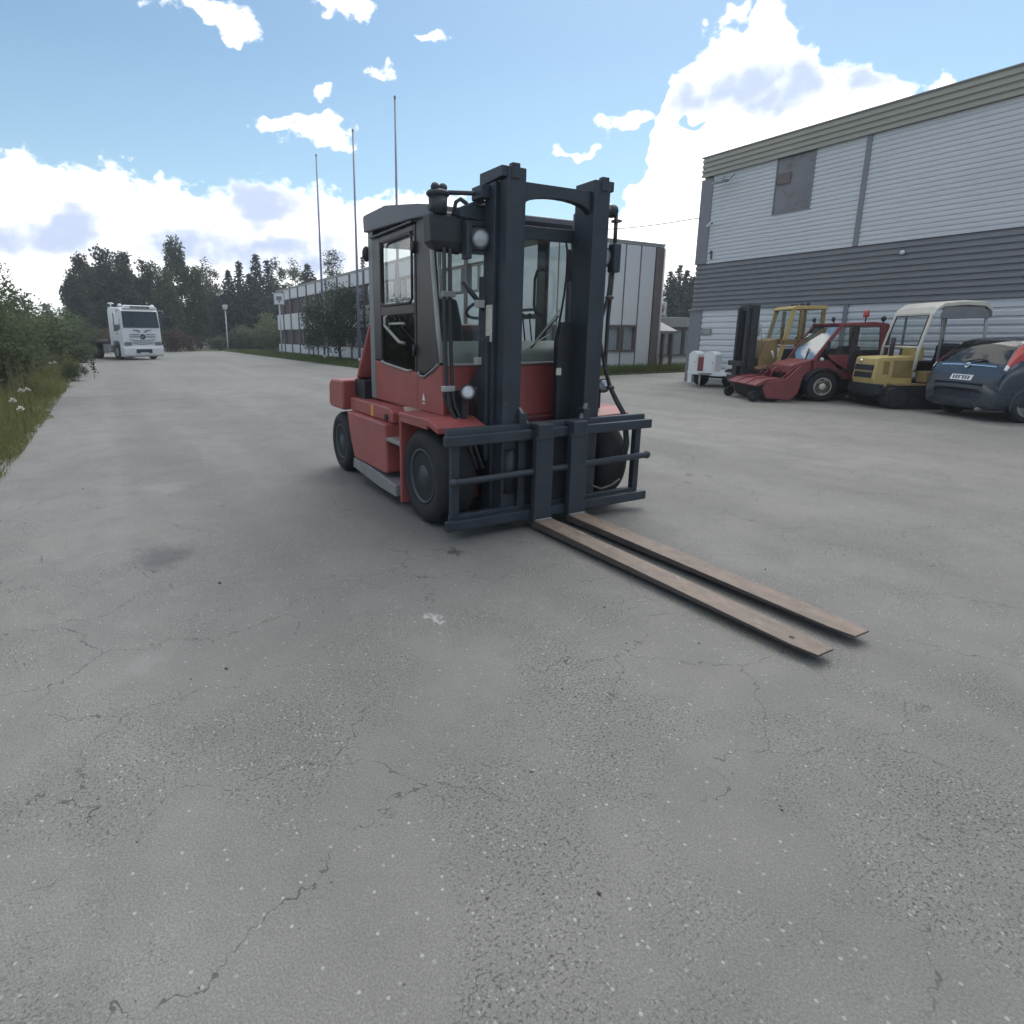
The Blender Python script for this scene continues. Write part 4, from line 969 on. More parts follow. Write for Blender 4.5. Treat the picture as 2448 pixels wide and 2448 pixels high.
for s in (1, -1):
    X = lambda a, c: (min(s * a, s * c), max(s * a, s * c))
    # side box with slanting rear edge, shelf above it
    b = MB(); b.prism([(-2.1, .742), (-1.01, .742), (-.965, .3), (-1.0, .27), (-1.9, .265), (-2.0, .45)], 'x', *X(.61, 1.0)); part(b, 'battery_cover', 'red', bevel=.014)
    b = MB(); b.prism([(-2.19, .747), (-2.19, .885), (-1.08, .885), (-.98, .845), (-.98, .747)], 'x', *X(.61, .93)); part(b, 'side_locker', 'red', bevel=.012)
    b = MB(); b.box(*X(.93, .934), -1.53, -1.47, .755, .868); o = part(b, 'reflector_strip', 'orange')
    b = MB(); b.cyl((s * .93, -1.12, .79), (s * .95, -1.12, .79), .03); part(b, 'lock', 'black')
    b = MB(); b.prism([(-1.93, .255), (-1.42, .255), (-.77, .205), (-.77, .10), (-1.2, .1), (-1.95, .15)], 'x', *X(.66, 1.0)); part(b, 'sill', 'steel', bevel=.008)
    b = MB(); b.box(*X(.61, .99), -1.0, -.66, .585, .62); part(b, 'step', 'steel', bevel=.006)
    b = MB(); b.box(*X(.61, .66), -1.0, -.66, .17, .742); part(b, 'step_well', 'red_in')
    b = MB(); b.box(*X(.6, 1.005), -.655, -.62, .085, .86); part(b, 'mudguard_rear', 'red', bevel=.008)
    b = MB()
    b.loft([[(s * .58, -.66, .862), (s * 1.01, -.66, .862), (s * 1.01, -.66, .9), (s * .58, -.66, .9)], [(s * .58, -.08, .852), (s * 1.01, -.08, .852), (s * 1.01, -.08, .905), (s * .58, -.08, .905)], [(s * .58, .1, .80), (s * .99, .06, .80), (s * .99, .06, .855), (s * .58, .1, .855)]])
    part(b, 'mudguard', 'red', bevel=.01)
    b = MB(); b.box(*X(.985, 1.008), -.62, -.1, .82, .861); part(b, 'mudguard_lip', 'red', bevel=.004)
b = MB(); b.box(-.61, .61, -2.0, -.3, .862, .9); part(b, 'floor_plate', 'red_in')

# ---------------------------------------------------------------- cab
b = MB(); b.prism([(-1.72, .905), (-1.72, 1.30), (-.86, 1.235), (-.705, 1.225), (-.705, .905)], 'x', .765, .8); o = part(b, 'door_panel', 'red', bevel=.006)
b = MB(); b.prism([(-1.72, .905), (-1.72, 1.30), (-.705, 1.225), (-.705, .905)], 'x', -.8, -.765); part(b, 'door_panel', 'red', bevel=.006)
for s in (1, -1):
    b = MB(); x0, x1 = sorted((s * .765, s * .802))
    b.prism([(-.695, .905), (-.695, 1.21), (-.6, 1.2), (-.29, 1.31), (-.235, 1.31), (-.2, .93), (-.215, .905)], 'x', x0, x1); part(b, 'corner_panel', 'red', bevel=.006)
b = MB()
b.loft([[(-.8, -.205, .86), (.8, -.205, .86), (.8, -.245, .86), (-.8, -.245, .86)], [(-.8, -.245, 1.3), (.8, -.245, 1.3), (.8, -.29, 1.3), (-.8, -.29, 1.3)]]); part(b, 'front_panel', 'red', bevel=.012)
b = MB(); b.tube([(.77, -.255, 1.312), (0, -.24, 1.31), (-.77, -.255, 1.312)], .014, 8); part(b, 'windscreen_seal', 'steel')
b = MB(); b.tube([(.806, -1.53, 1.298), (.806, -1.42, 1.28), (.806, -.9, 1.235), (.806, -.82, 1.245)], .011, 6); part(b, 'door_grab_rail', 'grey_light')
b = MB(); b.tube([(.808, -.66, 1.24), (.808, -.64, 1.205), (.808, -.55, 1.2), (.806, -.4, 1.26), (.806, -.28, 1.32)], .013, 6); part(b, 'corner_seal', 'grey')
# warning triangle
b = MB(); b.prism([(-.6, .995), (-.545, .995), (-.572, 1.06)], 'x', .8025, .8045); o = part(b, 'warning_triangle', 'white'); b = MB(); b.box(.8025, .804, -.6, -.545, .965, .98); part(b, 'triangle_text', 'sticker')
# posts
def post(name, pts_lo, pts_hi, m='trim', bev=.012):
    b = MB(); b.loft([pts_lo, pts_hi]); return part(b, name, m, bevel=bev)
def rect(x0, x1, y0, y1, z): return [(x0, y0, z), (x1, y0, z), (x1, y1, z), (x0, y1, z)]
for s in (1, -1):
    x0, x1 = sorted((s * .70, s * .80))
    post('rear_post', rect(x0, x1, -1.86, -1.73, .9), rect(x0, x1, -1.86, -1.73, 2.57), 'grey' if s > 0 else 'trim')
    # broad front post, leaning back
    x2, x3 = sorted((s * .745, s * .795))
    b = MB(); b.prism([(-.72, 1.225), (-.72, 2.5), (-.42 - .04, 2.48), (-.36, 1.7), (-.3, 1.325), (-.6, 1.212)], 'x', x2, x3)
    if s > 0:
        part(b, 'front_post', 'trim', bevel=.012)
    else:
        bb = MB(); bb.prism([(-.5, 2.48), (-.36, 1.7), (-.28, 1.32), (-.36, 1.32), (-.44, 1.7), (-.6, 2.48)], 'x', x2, x3); part(bb, 'front_post', 'trim', bevel=.012)
# silver edge of the screen on the near corner
b = MB(); b.tube([(.79, -.255, 1.33), (.79, -.32, 1.6), (.79, -.4, 2.05), (.785, -.47, 2.46)], .02, 8); part(b, 'screen_edge', 'grey_light')
b = MB(); b.tube([(-.79, -.255, 1.33), (-.79, -.32, 1.6), (-.79, -.4, 2.05), (-.785, -.47, 2.46)], .02, 8); part(b, 'screen_edge', 'trim')
# near door: frame, upper and lower panes
b = MB()
for (y0, y1, z0, z1) in ((-1.725, -1.535, 1.31, 2.47), (-.755, -.722, 1.24, 2.47), (-1.535, -.755, 2.415, 2.47), (-1.535, -.755, 1.735, 1.825)): b.box(.755, .802, y0, y1, z0, z1)
d = part(b, 'door', 'trim', bevel=.008)
b = MB(); b.box(.772, .778, -1.545, -.75, 1.815, 2.425); o = b.obj('door_pane', M['glass_side'], d)
b = MB(); b.prism([(-1.545, 1.30), (-1.545, 1.745), (-.75, 1.745), (-.75, 1.24)], 'x', .770, .776); o = b.obj('door_pane', M['glass_dark'], d)
b = MB()
fr = [(.807, -1.5, 1.86), (.807, -1.5, 2.36), (.807, -1.44, 2.405), (.807, -.82, 2.405), (.807, -.78, 2.37), (.807, -.78, 1.86), (.807, -.83, 1.83), (.807, -1.46, 1.83), (.807, -1.5, 1.86)]
b.tube(fr, .013, 6, False); b.obj('pane_frame', M['trim'], d)
b = MB(); b.tube([(.815, -1.33, 1.73), (.845, -1.33, 1.72), (.85, -1.32, 1.64), (.85, -.98, 1.49), (.815, -.93, 1.48)], .014, 8); b.obj('door_handle', M['grey_light'], d)
b = MB(); b.tube([(.815, -1.29, 1.63), (.83, -1.25, 1.655), (.83, -.95, 1.655), (.815, -.92, 1.65)], .011, 8); b.obj('door_handle', M['grey_light'], d)
for z in (1.42, 2.28): b = MB(); b.cyl((.812, -.735, z - .05), (.812, -.735, z + .05), .018, n=10); b.obj('hinge', M['black'], d)
# far side: post, window, grab handle
b = MB(); b.box(-.8, -.755, -1.12, -.95, 1.23, 2.48); part(b, 'middle_post', 'trim', bevel=.02)
b = MB(); b.tube([(-.75, -1.0, 2.2), (-.68, -1.0, 2.18), (-.655, -1.0, 2.1), (-.655, -1.0, 1.85), (-.68, -1.0, 1.77), (-.75, -1.0, 1.75)], .014, 8); part(b, 'grab_handle', 'black')
b = MB(); b.box(-.79, -.76, -1.73, -1.12, 1.72, 1.77); b.box(-.79, -.76, -1.73, -1.12, 1.80, 1.83); part(b, 'window_rail', 'trim')
b = MB(); b.box(-.782, -.776, -1.73, -1.12, 1.83, 2.45); part(b, 'side_pane', 'glass')
b = MB(); b.box(-.782, -.776, -.95, -.5, 1.24, 2.4); part(b, 'side_pane', 'glass')
b = MB(); b.box(-.7, .7, -1.835, -1.775, 1.18, 1.6); part(b, 'rear_wall', 'trim')
b = MB(); b.box(-.7, .7, -1.81, -1.803, 1.6, 2.42); part(b, 'rear_pane', 'glass')
b = MB(); b.box(-.7, .7, -1.84, -1.78, 2.42, 2.5); part(b, 'rear_header', 'trim')
# windscreen
b = MB(); b.hexa([(-.775, -.256, 1.325), (.775, -.256, 1.325), (.775, -.262, 1.325), (-.775, -.262, 1.325)], [(-.77, -.466, 2.46), (.77, -.466, 2.46), (.77, -.472, 2.46), (-.77, -.472, 2.46)]); part(b, 'windscreen', 'glass')
b = MB(); b.tube([(-.14, -.27, 1.49), (-.29, -.285, 1.63), (-.44, -.32, 1.77)], .009, 6); w_ = part(b, 'wiper', 'grey_light')
b = MB(); b.tube([(-.1, -.265, 1.44), (-.25, -.28, 1.575), (-.43, -.31, 1.72)], .007, 6); b.obj('wiper_arm', M['black'], w_); b = MB(); b.tube([(-.02, -.24, 1.42), (-.13, -.255, 1.485), (-.3, -.265, 1.56)], .006, 5); b.obj('wiper_arm', M['grey_light'], w_)
# roof: eaves, raised crown
b = MB()
b.prism([(-1.89, 2.56), (-1.905, 2.7), (-1.88, 2.72), (-1.33, 2.718), (-.62, 2.605), (-.42, 2.565), (-.41, 2.5), (-.43, 2.475), (-.7, 2.5)], 'x', -.83, .83)
part(b, 'roof', 'roof_grey', bevel=.012, seg=3)
b = MB(); b.box(-.79, .79, -1.85, -.5, 2.46, 2.51); part(b, 'roof_lining', 'trim')
b = MB(); b.box(-.78, .78, -.44, -.4, 2.475, 2.515); part(b, 'roof_gutter', 'black')
b = MB(); b.box(.803, .83, -1.72, -.74, 2.478, 2.496); part(b, 'drip_rail', 'black')
b = MB(); b.ball((.8, -1.9, 2.36), .06, 12, 8, (.8, .6, 1.3)); part(b, 'rear_work_lamp', 'black')
# interior
b = MB(); b.prism([(-.3, 1.3), (-.3, 1.42), (-.42, 1.5), (-.62, 1.5), (-.66, 1.3)], 'x', -.72, .72); part(b, 'dashboard', 'grey_light', bevel=.03, seg=3)
b = MB(); b.box(-.2, .36, -1.55, -1.02, 1.0, 1.36); part(b, 'seat_base', 'black', bevel=.05, seg=3)
b = MB(); b.prism([(-1.36, 1.34), (-1.22, 1.36), (-1.3, 1.7), (-1.4, 1.93), (-1.55, 1.93), (-1.5, 1.6)], 'x', .0, .34); part(b, 'seat_back', 'black', bevel=.06, seg=3)
b = MB(); b.box(-.36, -.3, -1.4, -1.0, 1.5, 1.56); part(b, 'armrest', 'black', bevel=.02)
b = MB(); b.box(.34, .4, -1.4, -1.0, 1.5, 1.56); part(b, 'armrest', 'black', bevel=.02)
b = MB(); b.prism([(-.5, 1.46), (-.85, 1.56), (-.85, 1.62), (-.6, 1.75), (-.5, 1.7)], 'x', -.18, .1); part(b, 'instrument_pod', 'black', bevel=.03)
cst = Vector((-.02, -.9, 1.8)); nrm = Vector((0, -.45, .9)).normalized(); e1 = Vector((1, 0, 0)); e2 = nrm.cross(e1)
b = MB(); b.tube([cst + (e1 * math.cos(t) + e2 * math.sin(t)) * .19 for t in [2 * math.pi * i / 32 for i in range(33)]], .015, 8, False); sw = part(b, 'steering_wheel', 'black')
for a in (0.4, 2.5, 4.6): b = MB(); b.tube([cst - nrm * .03, cst + (e1 * math.cos(a) + e2 * math.sin(a)) * .185], .011, 6); b.obj('spoke', M['black'], sw)
b = MB(); b.cyl(cst - nrm * .05, cst - nrm * .28, .04, .05); b.obj('column', M['black'], sw)
b = MB(); b.cyl(cst - nrm * .05, cst, .045, .03); b.obj('hub', M['black'], sw)
for i, xx in enumerate((-.3, -.38, -.46)): b = MB(); b.tube([(xx, -.75, 1.48), (xx, -.8, 1.72)], .008, 6); b.ball((xx, -.8, 1.74), .022, 8, 6); part(b, 'lever', 'black')
b = MB(); b.box(-.14, -.04, -.49, -.485, 1.6, 1.62); part(b, 'gauge_strip', 'white')

# ---------------------------------------------------------------- mast
for s in (1, -1):
    X = lambda a, c: (min(s * a, s * c), max(s * a, s * c))
    b = MB(); b.box(*X(.36, .525), -.055, .09, .1, 2.66); part(b, 'outer_rail', 'mast', bevel=.006)
    b = MB(); b.prism([(s * .325, -.03), (s * .358, -.03), (s * .358, .092), (s * .49, .092), (s * .49, .2), (s * .46, .205), (s * .355, .205), (s * .325, .2)], 'z', .08, 2.74); part(b, 'inner_rail', 'mast', bevel=.006)
    b = MB(); b.box(*X(.39, .46), .165, .215, 2.66, 2.765); part(b, 'rail_cap', 'mast', bevel=.006)
    # lift cylinder behind the rail, chain
    b = MB(); b.cyl((s * .44, -.13, .25), (s * .44, -.13, 2.0), .07, n=20); part(b, 'lift_cylinder', 'mast'); b = MB(); b.cyl((s * .44, -.13, 2.0), (s * .44, -.13, 2.55), .035, n=14); part(b, 'lift_ram', 'mast')
    # stepped head blocks
    b = MB(); b.prism([(.0 - .12, 2.655), (.19, 2.67), (.19, 2.745), (-.12, 2.75)], 'x', *X(.475, .535)); part(b, 'head_block', 'mast', bevel=.006)
    b = MB(); b.box(*X(.525, .6), -.13, .02, 2.55, 2.645); part(b, 'head_bracket', 'mast', bevel=.008)
    # tilt mount plate low on the rail with a slot
    b = MB(); b.prism([(-.22, .55), (-.22, 1.16), (-.1, 1.28), (-.05, 1.5), (.05, 1.55), (.05, .55)], 'x', *X(.522, .556)); tp = part(b, 'tilt_plate', 'mast', bevel=.008)
    b = MB(); b.tube([(s * .557, -.1, .92), (s * .557, -.1, 1.14)], .02, 8); b.obj('slot', M['black'], tp)
b = MB()
arc = [(-.34, 2.66), (-.34, 2.42)]
for i in range(13):
    t = math.pi * i / 12; arc.append((-.335 * math.cos(t), 2.42 + (.155 if True else 0) * math.sin(t) ** .55))
arc += [(.34, 2.42), (.34, 2.66)]
b.prism(arc, 'y', .1, .165); part(b, 'top_crossbeam', 'mast', bevel=.006)
b = MB(); b.box(-.37, .37, -.07, -.035, 2.3, 2.4); part(b, 'rear_crossbeam', 'mast', bevel=.006)
b = MB(); b.box(-.37, .37, -.08, -.03, .3, .52); part(b, 'lower_crossbeam', 'mast', bevel=.006)
b = MB(); b.prism([(-.33, .55), (-.18, .55), (-.16, 1.5), (-.2, 1.66), (-.33, 1.66)], 'y', -.03, .03); part(b, 'hose_cover', 'black', bevel=.01)
b = MB(); b.box(-.2, -.15, .032, .04, 1.22, 1.28); part(b, 'data_plate', 'sticker')
# white notice strip
b = MB(); b.box(.5255, .527, -.01, .08, 1.5, 1.78); o = part(b, 'notice_strip', 'sticker'); o['label'] = 'worn white notice strip on the mast'
b = MB(); b.cyl((.68, -.11, 1.96), (.5, -.05, 1.73), .02, n=10); part(b, 'lamp_stay', 'black')
for z in (1.79, 1.35): b = MB(); b.box(.53, .6, -.07, -.02, z - .03, z + .03); part(b, 'hose_clamp', 'grey_light', bevel=.005)
# work lamps
def lamp(parent, name, c, d, r, dep, m='black'):
    c = Vector(c); d = Vector(d).normalized(); b = MB()
    b.lathe([(-dep, r * .35), (-dep * .8, r * .7), (-dep * .3, r), (0, r * 1.04), (.006, r * 1.0), (.004, r * .88)], c, d, 24)
    o = b.obj(name, M[m], parent)
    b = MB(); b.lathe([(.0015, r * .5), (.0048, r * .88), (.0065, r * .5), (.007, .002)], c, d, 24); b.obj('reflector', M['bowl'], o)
    b = MB(); b.lathe([(.0075, r * .86), (.0085, r * .88), (.016, r * .6), (.021, .003)], c, d, 24); b.obj('lens', M['lens'], o)
    return o
lamp(FK, 'work_lamp', (.585, .0, 2.26), (.25, 1, -.1), .078, .09, 'mast'); lamp(FK, 'work_lamp', (-.66, .0, 2.2), (-.1, 1, -.1), .078, .09, 'mast')
b = MB(); b.box(.645, .69, -.12, -.03, 2.12, 2.37); b.box(.5, .69, -.12, -.05, 2.36, 2.4); part(b, 'lamp_bracket', 'mast', bevel=.008)
b = MB(); b.box(-.71, -.5, -.1, -.05, 2.3, 2.34); part(b, 'lamp_bracket', 'mast', bevel=.008)
for s in (1, -1):
    lamp(FK, 'headlight', (s * .7, .02, 1.11), (.3, 1, .12), .062, .08, 'black')
    b = MB(); b.box(s * .7 - .02, s * .7 + .02, -.1, -.03, .9, 1.08); b.tube([(s * .7, -.08, .88), (s * .7, -.08, 1.1), (s * .7, -.05, 1.11)], .014, 6); part(b, 'headlight_bracket', 'black')
# big mirror on the near side and its arm
b = MB(); b.loft([[(.68, -.14, 2.155), (.9, -.16, 2.175), (.9, -.26, 2.2), (.68, -.26, 2.175)], [(.665, -.11, 2.24), (.94, -.13, 2.25), (.945, -.28, 2.25), (.66, -.27, 2.24)], [(.67, -.11, 2.42), (.95, -.13, 2.43), (.95, -.28, 2.44), (.665, -.27, 2.43)], [(.76, -.14, 2.465), (.92, -.15, 2.475), (.92, -.24, 2.475), (.76, -.24, 2.465)]]); part(b, 'mirror', 'black', bevel=.025, seg=3)
b = MB(); b.cyl((.865, -.17, 2.44), (.865, -.17, 2.56), .068, .072, n=16); b.ball((.865, -.17, 2.585), .09, 14, 8, (1.05, .9, .42)); part(b, 'hose_guide', 'mast')
for xx in (.9, .835): b = MB(); b.ball((xx, -.15, 2.625), .034, 10, 8); part(b, 'guide_pulley', 'mast')
b = MB(); b.tube([(.82, -.15, 2.595), (.6, -.09, 2.6), (.5, -.06, 2.6)], .017, 8); part(b, 'guide_arm', 'mast')
b = MB(); b.tube([(.76, -.12, 2.44), (.74, -.12, 2.53), (.7, -.12, 2.555), (.66, -.11, 2.53), (.63, -.1, 2.5), (.5, -.08, 2.52)], .016, 8); part(b, 'hose_loop', 'hose')
b = MB(); b.prism([(.5, 2.4), (.5, 2.56), (.56, 2.56), (.73, 2.49), (.73, 2.42)], 'y', -.14, -.08); part(b, 'mirror_bracket', 'mast', bevel=.01)
for i, xx in enumerate((.84, .79)):
    b = MB(); b.tube([(xx, -.12, 2.2), (xx, -.115, 1.7), (xx - .015, -.11, 1.2), (xx - .03, -.09, 1.0), (xx - .1, -.05, .84), (xx - .16, .0, .7), (xx - .2, .08, .5)], .016, 8); part(b, 'hydraulic_hose', 'hose')
for z in (1.135, 1.86): b = MB(); b.box(.755, .86, -.135, -.085, z - .022, z + .022); part(b, 'hose_clamp', 'grey_light' if z < 1.5 else 'grey', bevel=.005)
b = MB(); b.prism([(.69, .86), (.69, 1.12), (.77, 1.12), (.86, 1.1), (.8, .96), (.74, .86)], 'y', -.12, -.1); part(b, 'hose_plate', 'black', bevel=.006)
# far side hoses with a gas spring like guide
b = MB(); b.ball((-.72, -.02, 2.58), .055, 12, 8); b.cyl((-.56, -.02, 2.56), (-.74, -.02, 2.58), .04, n=12); part(b, 'hose_guide', 'mast')
b = MB(); b.cyl((-.75, .0, 2.55), (-.755, .0, 2.3), .017, n=10); part(b, 'guide_rod', 'brown_steel'); b = MB(); b.box(-.79, -.725, -.03, .03, 2.49, 2.51); part(b, 'rod_collar', 'brown_steel')
b = MB(); b.box(-.8, -.715, -.04, .04, 2.08, 2.32); part(b, 'spring_housing', 'mast', bevel=.015)
b = MB(); b.tube([(-.75, .0, 2.1), (-.72, .02, 1.87), (-.69, .04, 1.7), (-.65, .08, 1.3), (-.66, .1, 1.2), (-.71, .1, 1.1), (-.78, .12, .98), (-.85, .16, .85), (-.86, .2, .6), (-.82, .22, .5)], .016, 8); part(b, 'hydraulic_hose', 'hose')
b = MB(); b.tube([(-.735, .0, 2.1), (-.69, .02, 1.87), (-.6, .06, 1.7), (-.58, .08, 1.5), (-.62, .1, 1.3), (-.69, .11, 1.1), (-.75, .13, .98), (-.82, .17, .85), (-.83, .2, .6), (-.78, .22, .5)], .014, 8); part(b, 'hydraulic_hose', 'hose')
for (x, y, z, m) in ((-.71, .02, 1.87, 'brown_steel'), (-.7, .105, 1.1, 'hose')): b = MB(); b.ball((x, y, z), .036, 10, 8, (1.2, .9, .6)); part(b, 'hose_clamp', m)
b = MB(); b.tube([(-.68, -.03, 2.3), (-.6, -.03, 2.33), (-.5, -.03, 2.3)], .012, 6); part(b, 'lamp_cable', 'hose')
b = MB(); b.tube([(-.36, -.35, 2.4), (-.42, -.33, 2.42), (-.48, -.32, 2.38), (-.5, -.3, 2.2), (-.47, -.3, 1.9), (-.42, -.3, 1.6)], .01, 6); part(b, 'lamp_cable', 'hose')
b = MB(); b.box(-.62, -.5, -.34, -.31, 1.98, 2.3); part(b, 'far_mirror', 'black', bevel=.02)

# ---------------------------------------------------------------- carriage
b = MB(); b.box(-1.04, 1.04, .245, .3, .742, .822); b.prism([(.19, .765), (.19, .868), (.245, .868), (.25, .825), (.244, .765)], 'x', -1.0, 1.0); part(b, 'upper_fork_bar', 'mast', bevel=.008)
b = MB(); b.box(-1.03, 1.03, .245, .3, .085, .165); b.prism([(.19, .09), (.19, .195), (.244, .195), (.244, .09)], 'x', -.97, .97); part(b, 'lower_fork_bar', 'mast', bevel=.008)
for s in (1, -1):
    x0, x1 = sorted((s * .9, s * .965)); b = MB(); b.box(x0, x1, .195, .25, .19, .77); part(b, 'carriage_end', 'mast', bevel=.006)
    x0, x1 = sorted((s * .29, s * .36)); b = MB(); b.box(x0, x1, .15, .25, .1, .95); part(b, 'carriage_upright', 'mast', bevel=.006)
    b = MB(); b.hexa([(s * .27, .21, .87), (s * .3, .21, .87), (s * .3, .245, .87), (s * .27, .245, .87)], [(s * .33, .2, .99), (s * .35, .2, .99), (s * .35, .225, .99), (s * .33, .225, .99)]); part(b, 'gusset', 'steel')
b = MB(); b.cyl((-.97, .31, .505), (.98, .31, .47), .028, n=16); rod = part(b, 'shifter_rod', 'mast')
for s in (1, -1): b = MB(); b.ball((s * .985, .31, .488 - s * .018), .036, 12, 8); b.obj('rod_end', M['mast'], rod)
b = MB(); b.box(-.34, .34, .16, .23, .2, .78); part(b, 'centre_plate', 'black')
b = MB(); b.tube([(-.4, .26, .28), (-.5, .28, .24), (-.62, .28, .26), (-.72, .27, .3)], .01, 6); part(b, 'shifter_hose', 'brown_steel')
b = MB(); b.cyl((.42, .2, .3), (.42, .2, .66), .05, n=14); part(b, 'shifter_cylinder', 'black')
# forks: hook, shank, blade
def fork(x0, x1, tip, hole):
    f = MB(); f.box(x0, x1, .302, .362, .035, .775); f.prism([(.20, .83), (.20, .87), (.37, .87), (.37, .74), (.303, .74), (.303, .83)], 'x', x0 + .01, x1 - .01)
    o = part(f, 'fork', 'mast', bevel=.01)
    # blade: slight rise towards the heel, taper and rounded tip
    n = 18; L_ = tip - .33; vs = []
    for i in range(n + 1):
        t = i / n; y = .33 + L_ * t; top = .088 - .028 * t; th = .05 * (1 - t) + .012
        wd = (x1 - x0) / 2 * (1 - .05 * max(0, (t - .8) / .2) - .2 * max(0, (t - .975) / .025)); cxm = (x0 + x1) / 2
        vs.append([(cxm - wd, y, top - th), (cxm + wd, y, top - th), (cxm + wd, y, top), (cxm - wd, y, top)])
    bl = MB(); bl.loft(vs); blade = bl.obj('blade', M['rust'], o, .004)
    blade.data.materials.append(M['rust_edge'])
    for p in blade.data.polygons:
        if abs(p.normal.z) < .5: p.material_index = 1
    w = MB(); w.box(x0 + .004, x1 - .004, .363, .385, .088, .097); w.obj('heel_wear_plate', M['steel'], o, .004)
    if hole: h = MB(); h.cyl(((x0 + x1) / 2 + .015, tip - .16, .0625), ((x0 + x1) / 2 + .015, tip - .16, .0655), .012, n=14); h.obj('pin_hole', M['black'], o)
fork(.10, .27, 2.6, True); fork(-.25, -.08, 2.58, False)
# ================================================================== vehicles by the warehouse
def root_part(root):
    def f(b, name, m, parent=None, bevel=0.0, **k): return b.obj(name, M[m], parent or root, bevel, **k)
    return f
def simple_wheel(root, name, c, r, w, sgn, rimm='grey_light', rimr=.55, lug=False):
    e = bpy.data.objects.new(name, None); COL.objects.link(e); e.parent = root; e.empty_display_size = .1
    c = Vector(c); hw = w / 2; t = MB()
    t.lathe([(-hw + .02, r * rimr), (-hw, r * .75), (-hw + .02, r * .95), (-hw + .05, r), (hw - .05, r), (hw - .02, r * .95), (hw, r * .75), (hw - .02, r * rimr)], c, 'x', 32); t.obj('tyre', M['rubber'], e)
    k = MB(); s = sgn
    k.lathe([(s * (hw - .02), r * rimr), (s * (hw - .008), r * rimr * .96), (s * (hw - .03), r * rimr * .86), (s * (hw - .035), r * .24), (s * (hw - .005), r * .2), (s * (hw - .005), 0)], c, 'x', 24); k.obj('rim', M[rimm], e)
    return e
def cr(p, t):
    """Catmull-Rom through the rows of p at t in 0..1"""
    n = len(p) - 1; f = min(max(t, 0), 1) * n; i = min(int(f), n - 1); u = f - i
    p0, p1, p2, p3 = p[max(i - 1, 0)], p[i], p[i + 1], p[min(i + 2, n)]
    return .5 * ((2 * p1) + (-p0 + p2) * u + (2 * p0 - 5 * p1 + 4 * p2 - p3) * u * u + (-p0 + 3 * p1 - 3 * p2 + p3) * u ** 3)
class Surf:
    def __init__(s, ctrl): s.c = np.array(ctrl, float)
    def at(s, u, v): return cr(np.array([cr(row, u) for row in s.c]), v)
    def nrm(s, u, v):
        e = .004; a = s.at(min(u + e, 1), v) - s.at(max(u - e, 0), v); b = s.at(u, min(v + e, 1)) - s.at(u, max(v - e, 0)); n = np.cross(b, a); l = np.linalg.norm(n)
        return n / l if l > 1e-9 else np.array([0, 0, 1.])
    def patch(s, u0, u1, v0, v1, off=0.0, nu=10, nv=10, thick=0.0, warp=None):
        b = MB(); vs = []; fs = []
        for j in range(nv + 1):
            for i in range(nu + 1):
                uu, vv = i / nu, j / nv
                if warp: u, v = warp(uu, vv)
                else: u, v = u0 + (u1 - u0) * uu, v0 + (v1 - v0) * vv
                vs.append(s.at(u, v) + s.nrm(u, v) * off if off else s.at(u, v))
        for j in range(nv):
            for i in range(nu): a = j * (nu + 1) + i; fs.append((a, a + 1, a + nu + 2, a + nu + 1))
        b.add(vs, fs, True); return b

M['cream'] = mat('cream_canopy', (.6, .57, .5), .5, var=.08, scale=3, spot=(.45, .42, .36), spot_amt=.2)
# ------------------------------------------------------------------ dark blue car, rear towards the yard
cx_, cy_ = 13.9 + .45 * math.cos(R(59)), 4.5 + .45 * math.sin(R(59))
CAR = thing('parked_car', 'dark blue hatchback car seen from behind at the right picture edge', 'car', (cx_, cy_, 0), R(-121))
P = root_part(CAR)
def ring(y, w, zb, belt, top, rw):
    """half outline mirrored: bottom middle round to the other side"""
    h = [(.0, zb), (w * .8, zb), (w * .97, zb + .08), (w, zb + .3), (w * .99, belt), (w * .94, belt + (top - belt) * .4), (rw + .05, top - .06 * min(1, (top - belt) * 3)), (rw * .6, top - .008), (0, top)]
    pts = [(x, y, z) for x, z in h] + [(-x, y, z) for x, z in h[::-1][1:]]
    return pts
st = [ring(0, .55, .38, .52, .58, .4), ring(.015, .72, .3, .5, .66, .62), ring(.05, .8, .24, .6, .78, .7), ring(.12, .83, .2, .82, .98, .74), ring(.22, .84, .2, .92, 1.14, .7), ring(.4, .845, .2, .95, 1.38, .63), ring(.58, .845, .2, .95, 1.5, .6),
      ring(1.0, .845, .2, .95, 1.535, .58), ring(1.7, .845, .2, .95, 1.54, .58), ring(2.2, .845, .2, .95, 1.47, .58), ring(2.7, .84, .2, .95, 1.2, .6), ring(3.05, .83, .2, .9, .98, .62), ring(3.5, .79, .2, .8, .87, .6), ring(3.75, .7, .25, .6, .7, .5), ring(3.85, .5, .35, .5, .55, .35)]
st = [[(x, y if y < 1 else 1 + (y - 1) * .9, z) for x, y, z in r_] for r_ in st]
S = Surf(st)
vv = lambda y: np.interp(y, [q[0][1] for q in st], np.linspace(0, 1, len(st)))
b = S.patch(0, 1, 0, 1, 0, 64, 56); b.f.append([i for i in range(65)][::-1]); b.sm.append(False); b.f.append([56 * 65 + i for i in range(65)]); b.sm.append(False); P(b, 'body', 'car')
U = lambda k: k / 16
b = S.patch(U(6.25), U(9.75), vv(.17), vv(.5), .006); P(b, 'rear_window', 'glass_dark')
b = S.patch(U(4.35), U(5.75), vv(.75), vv(1.55), .006); P(b, 'side_window', 'glass_dark'); b = S.patch(U(4.35), U(5.75), vv(1.62), vv(2.3), .006); P(b, 'side_window', 'glass_dark')
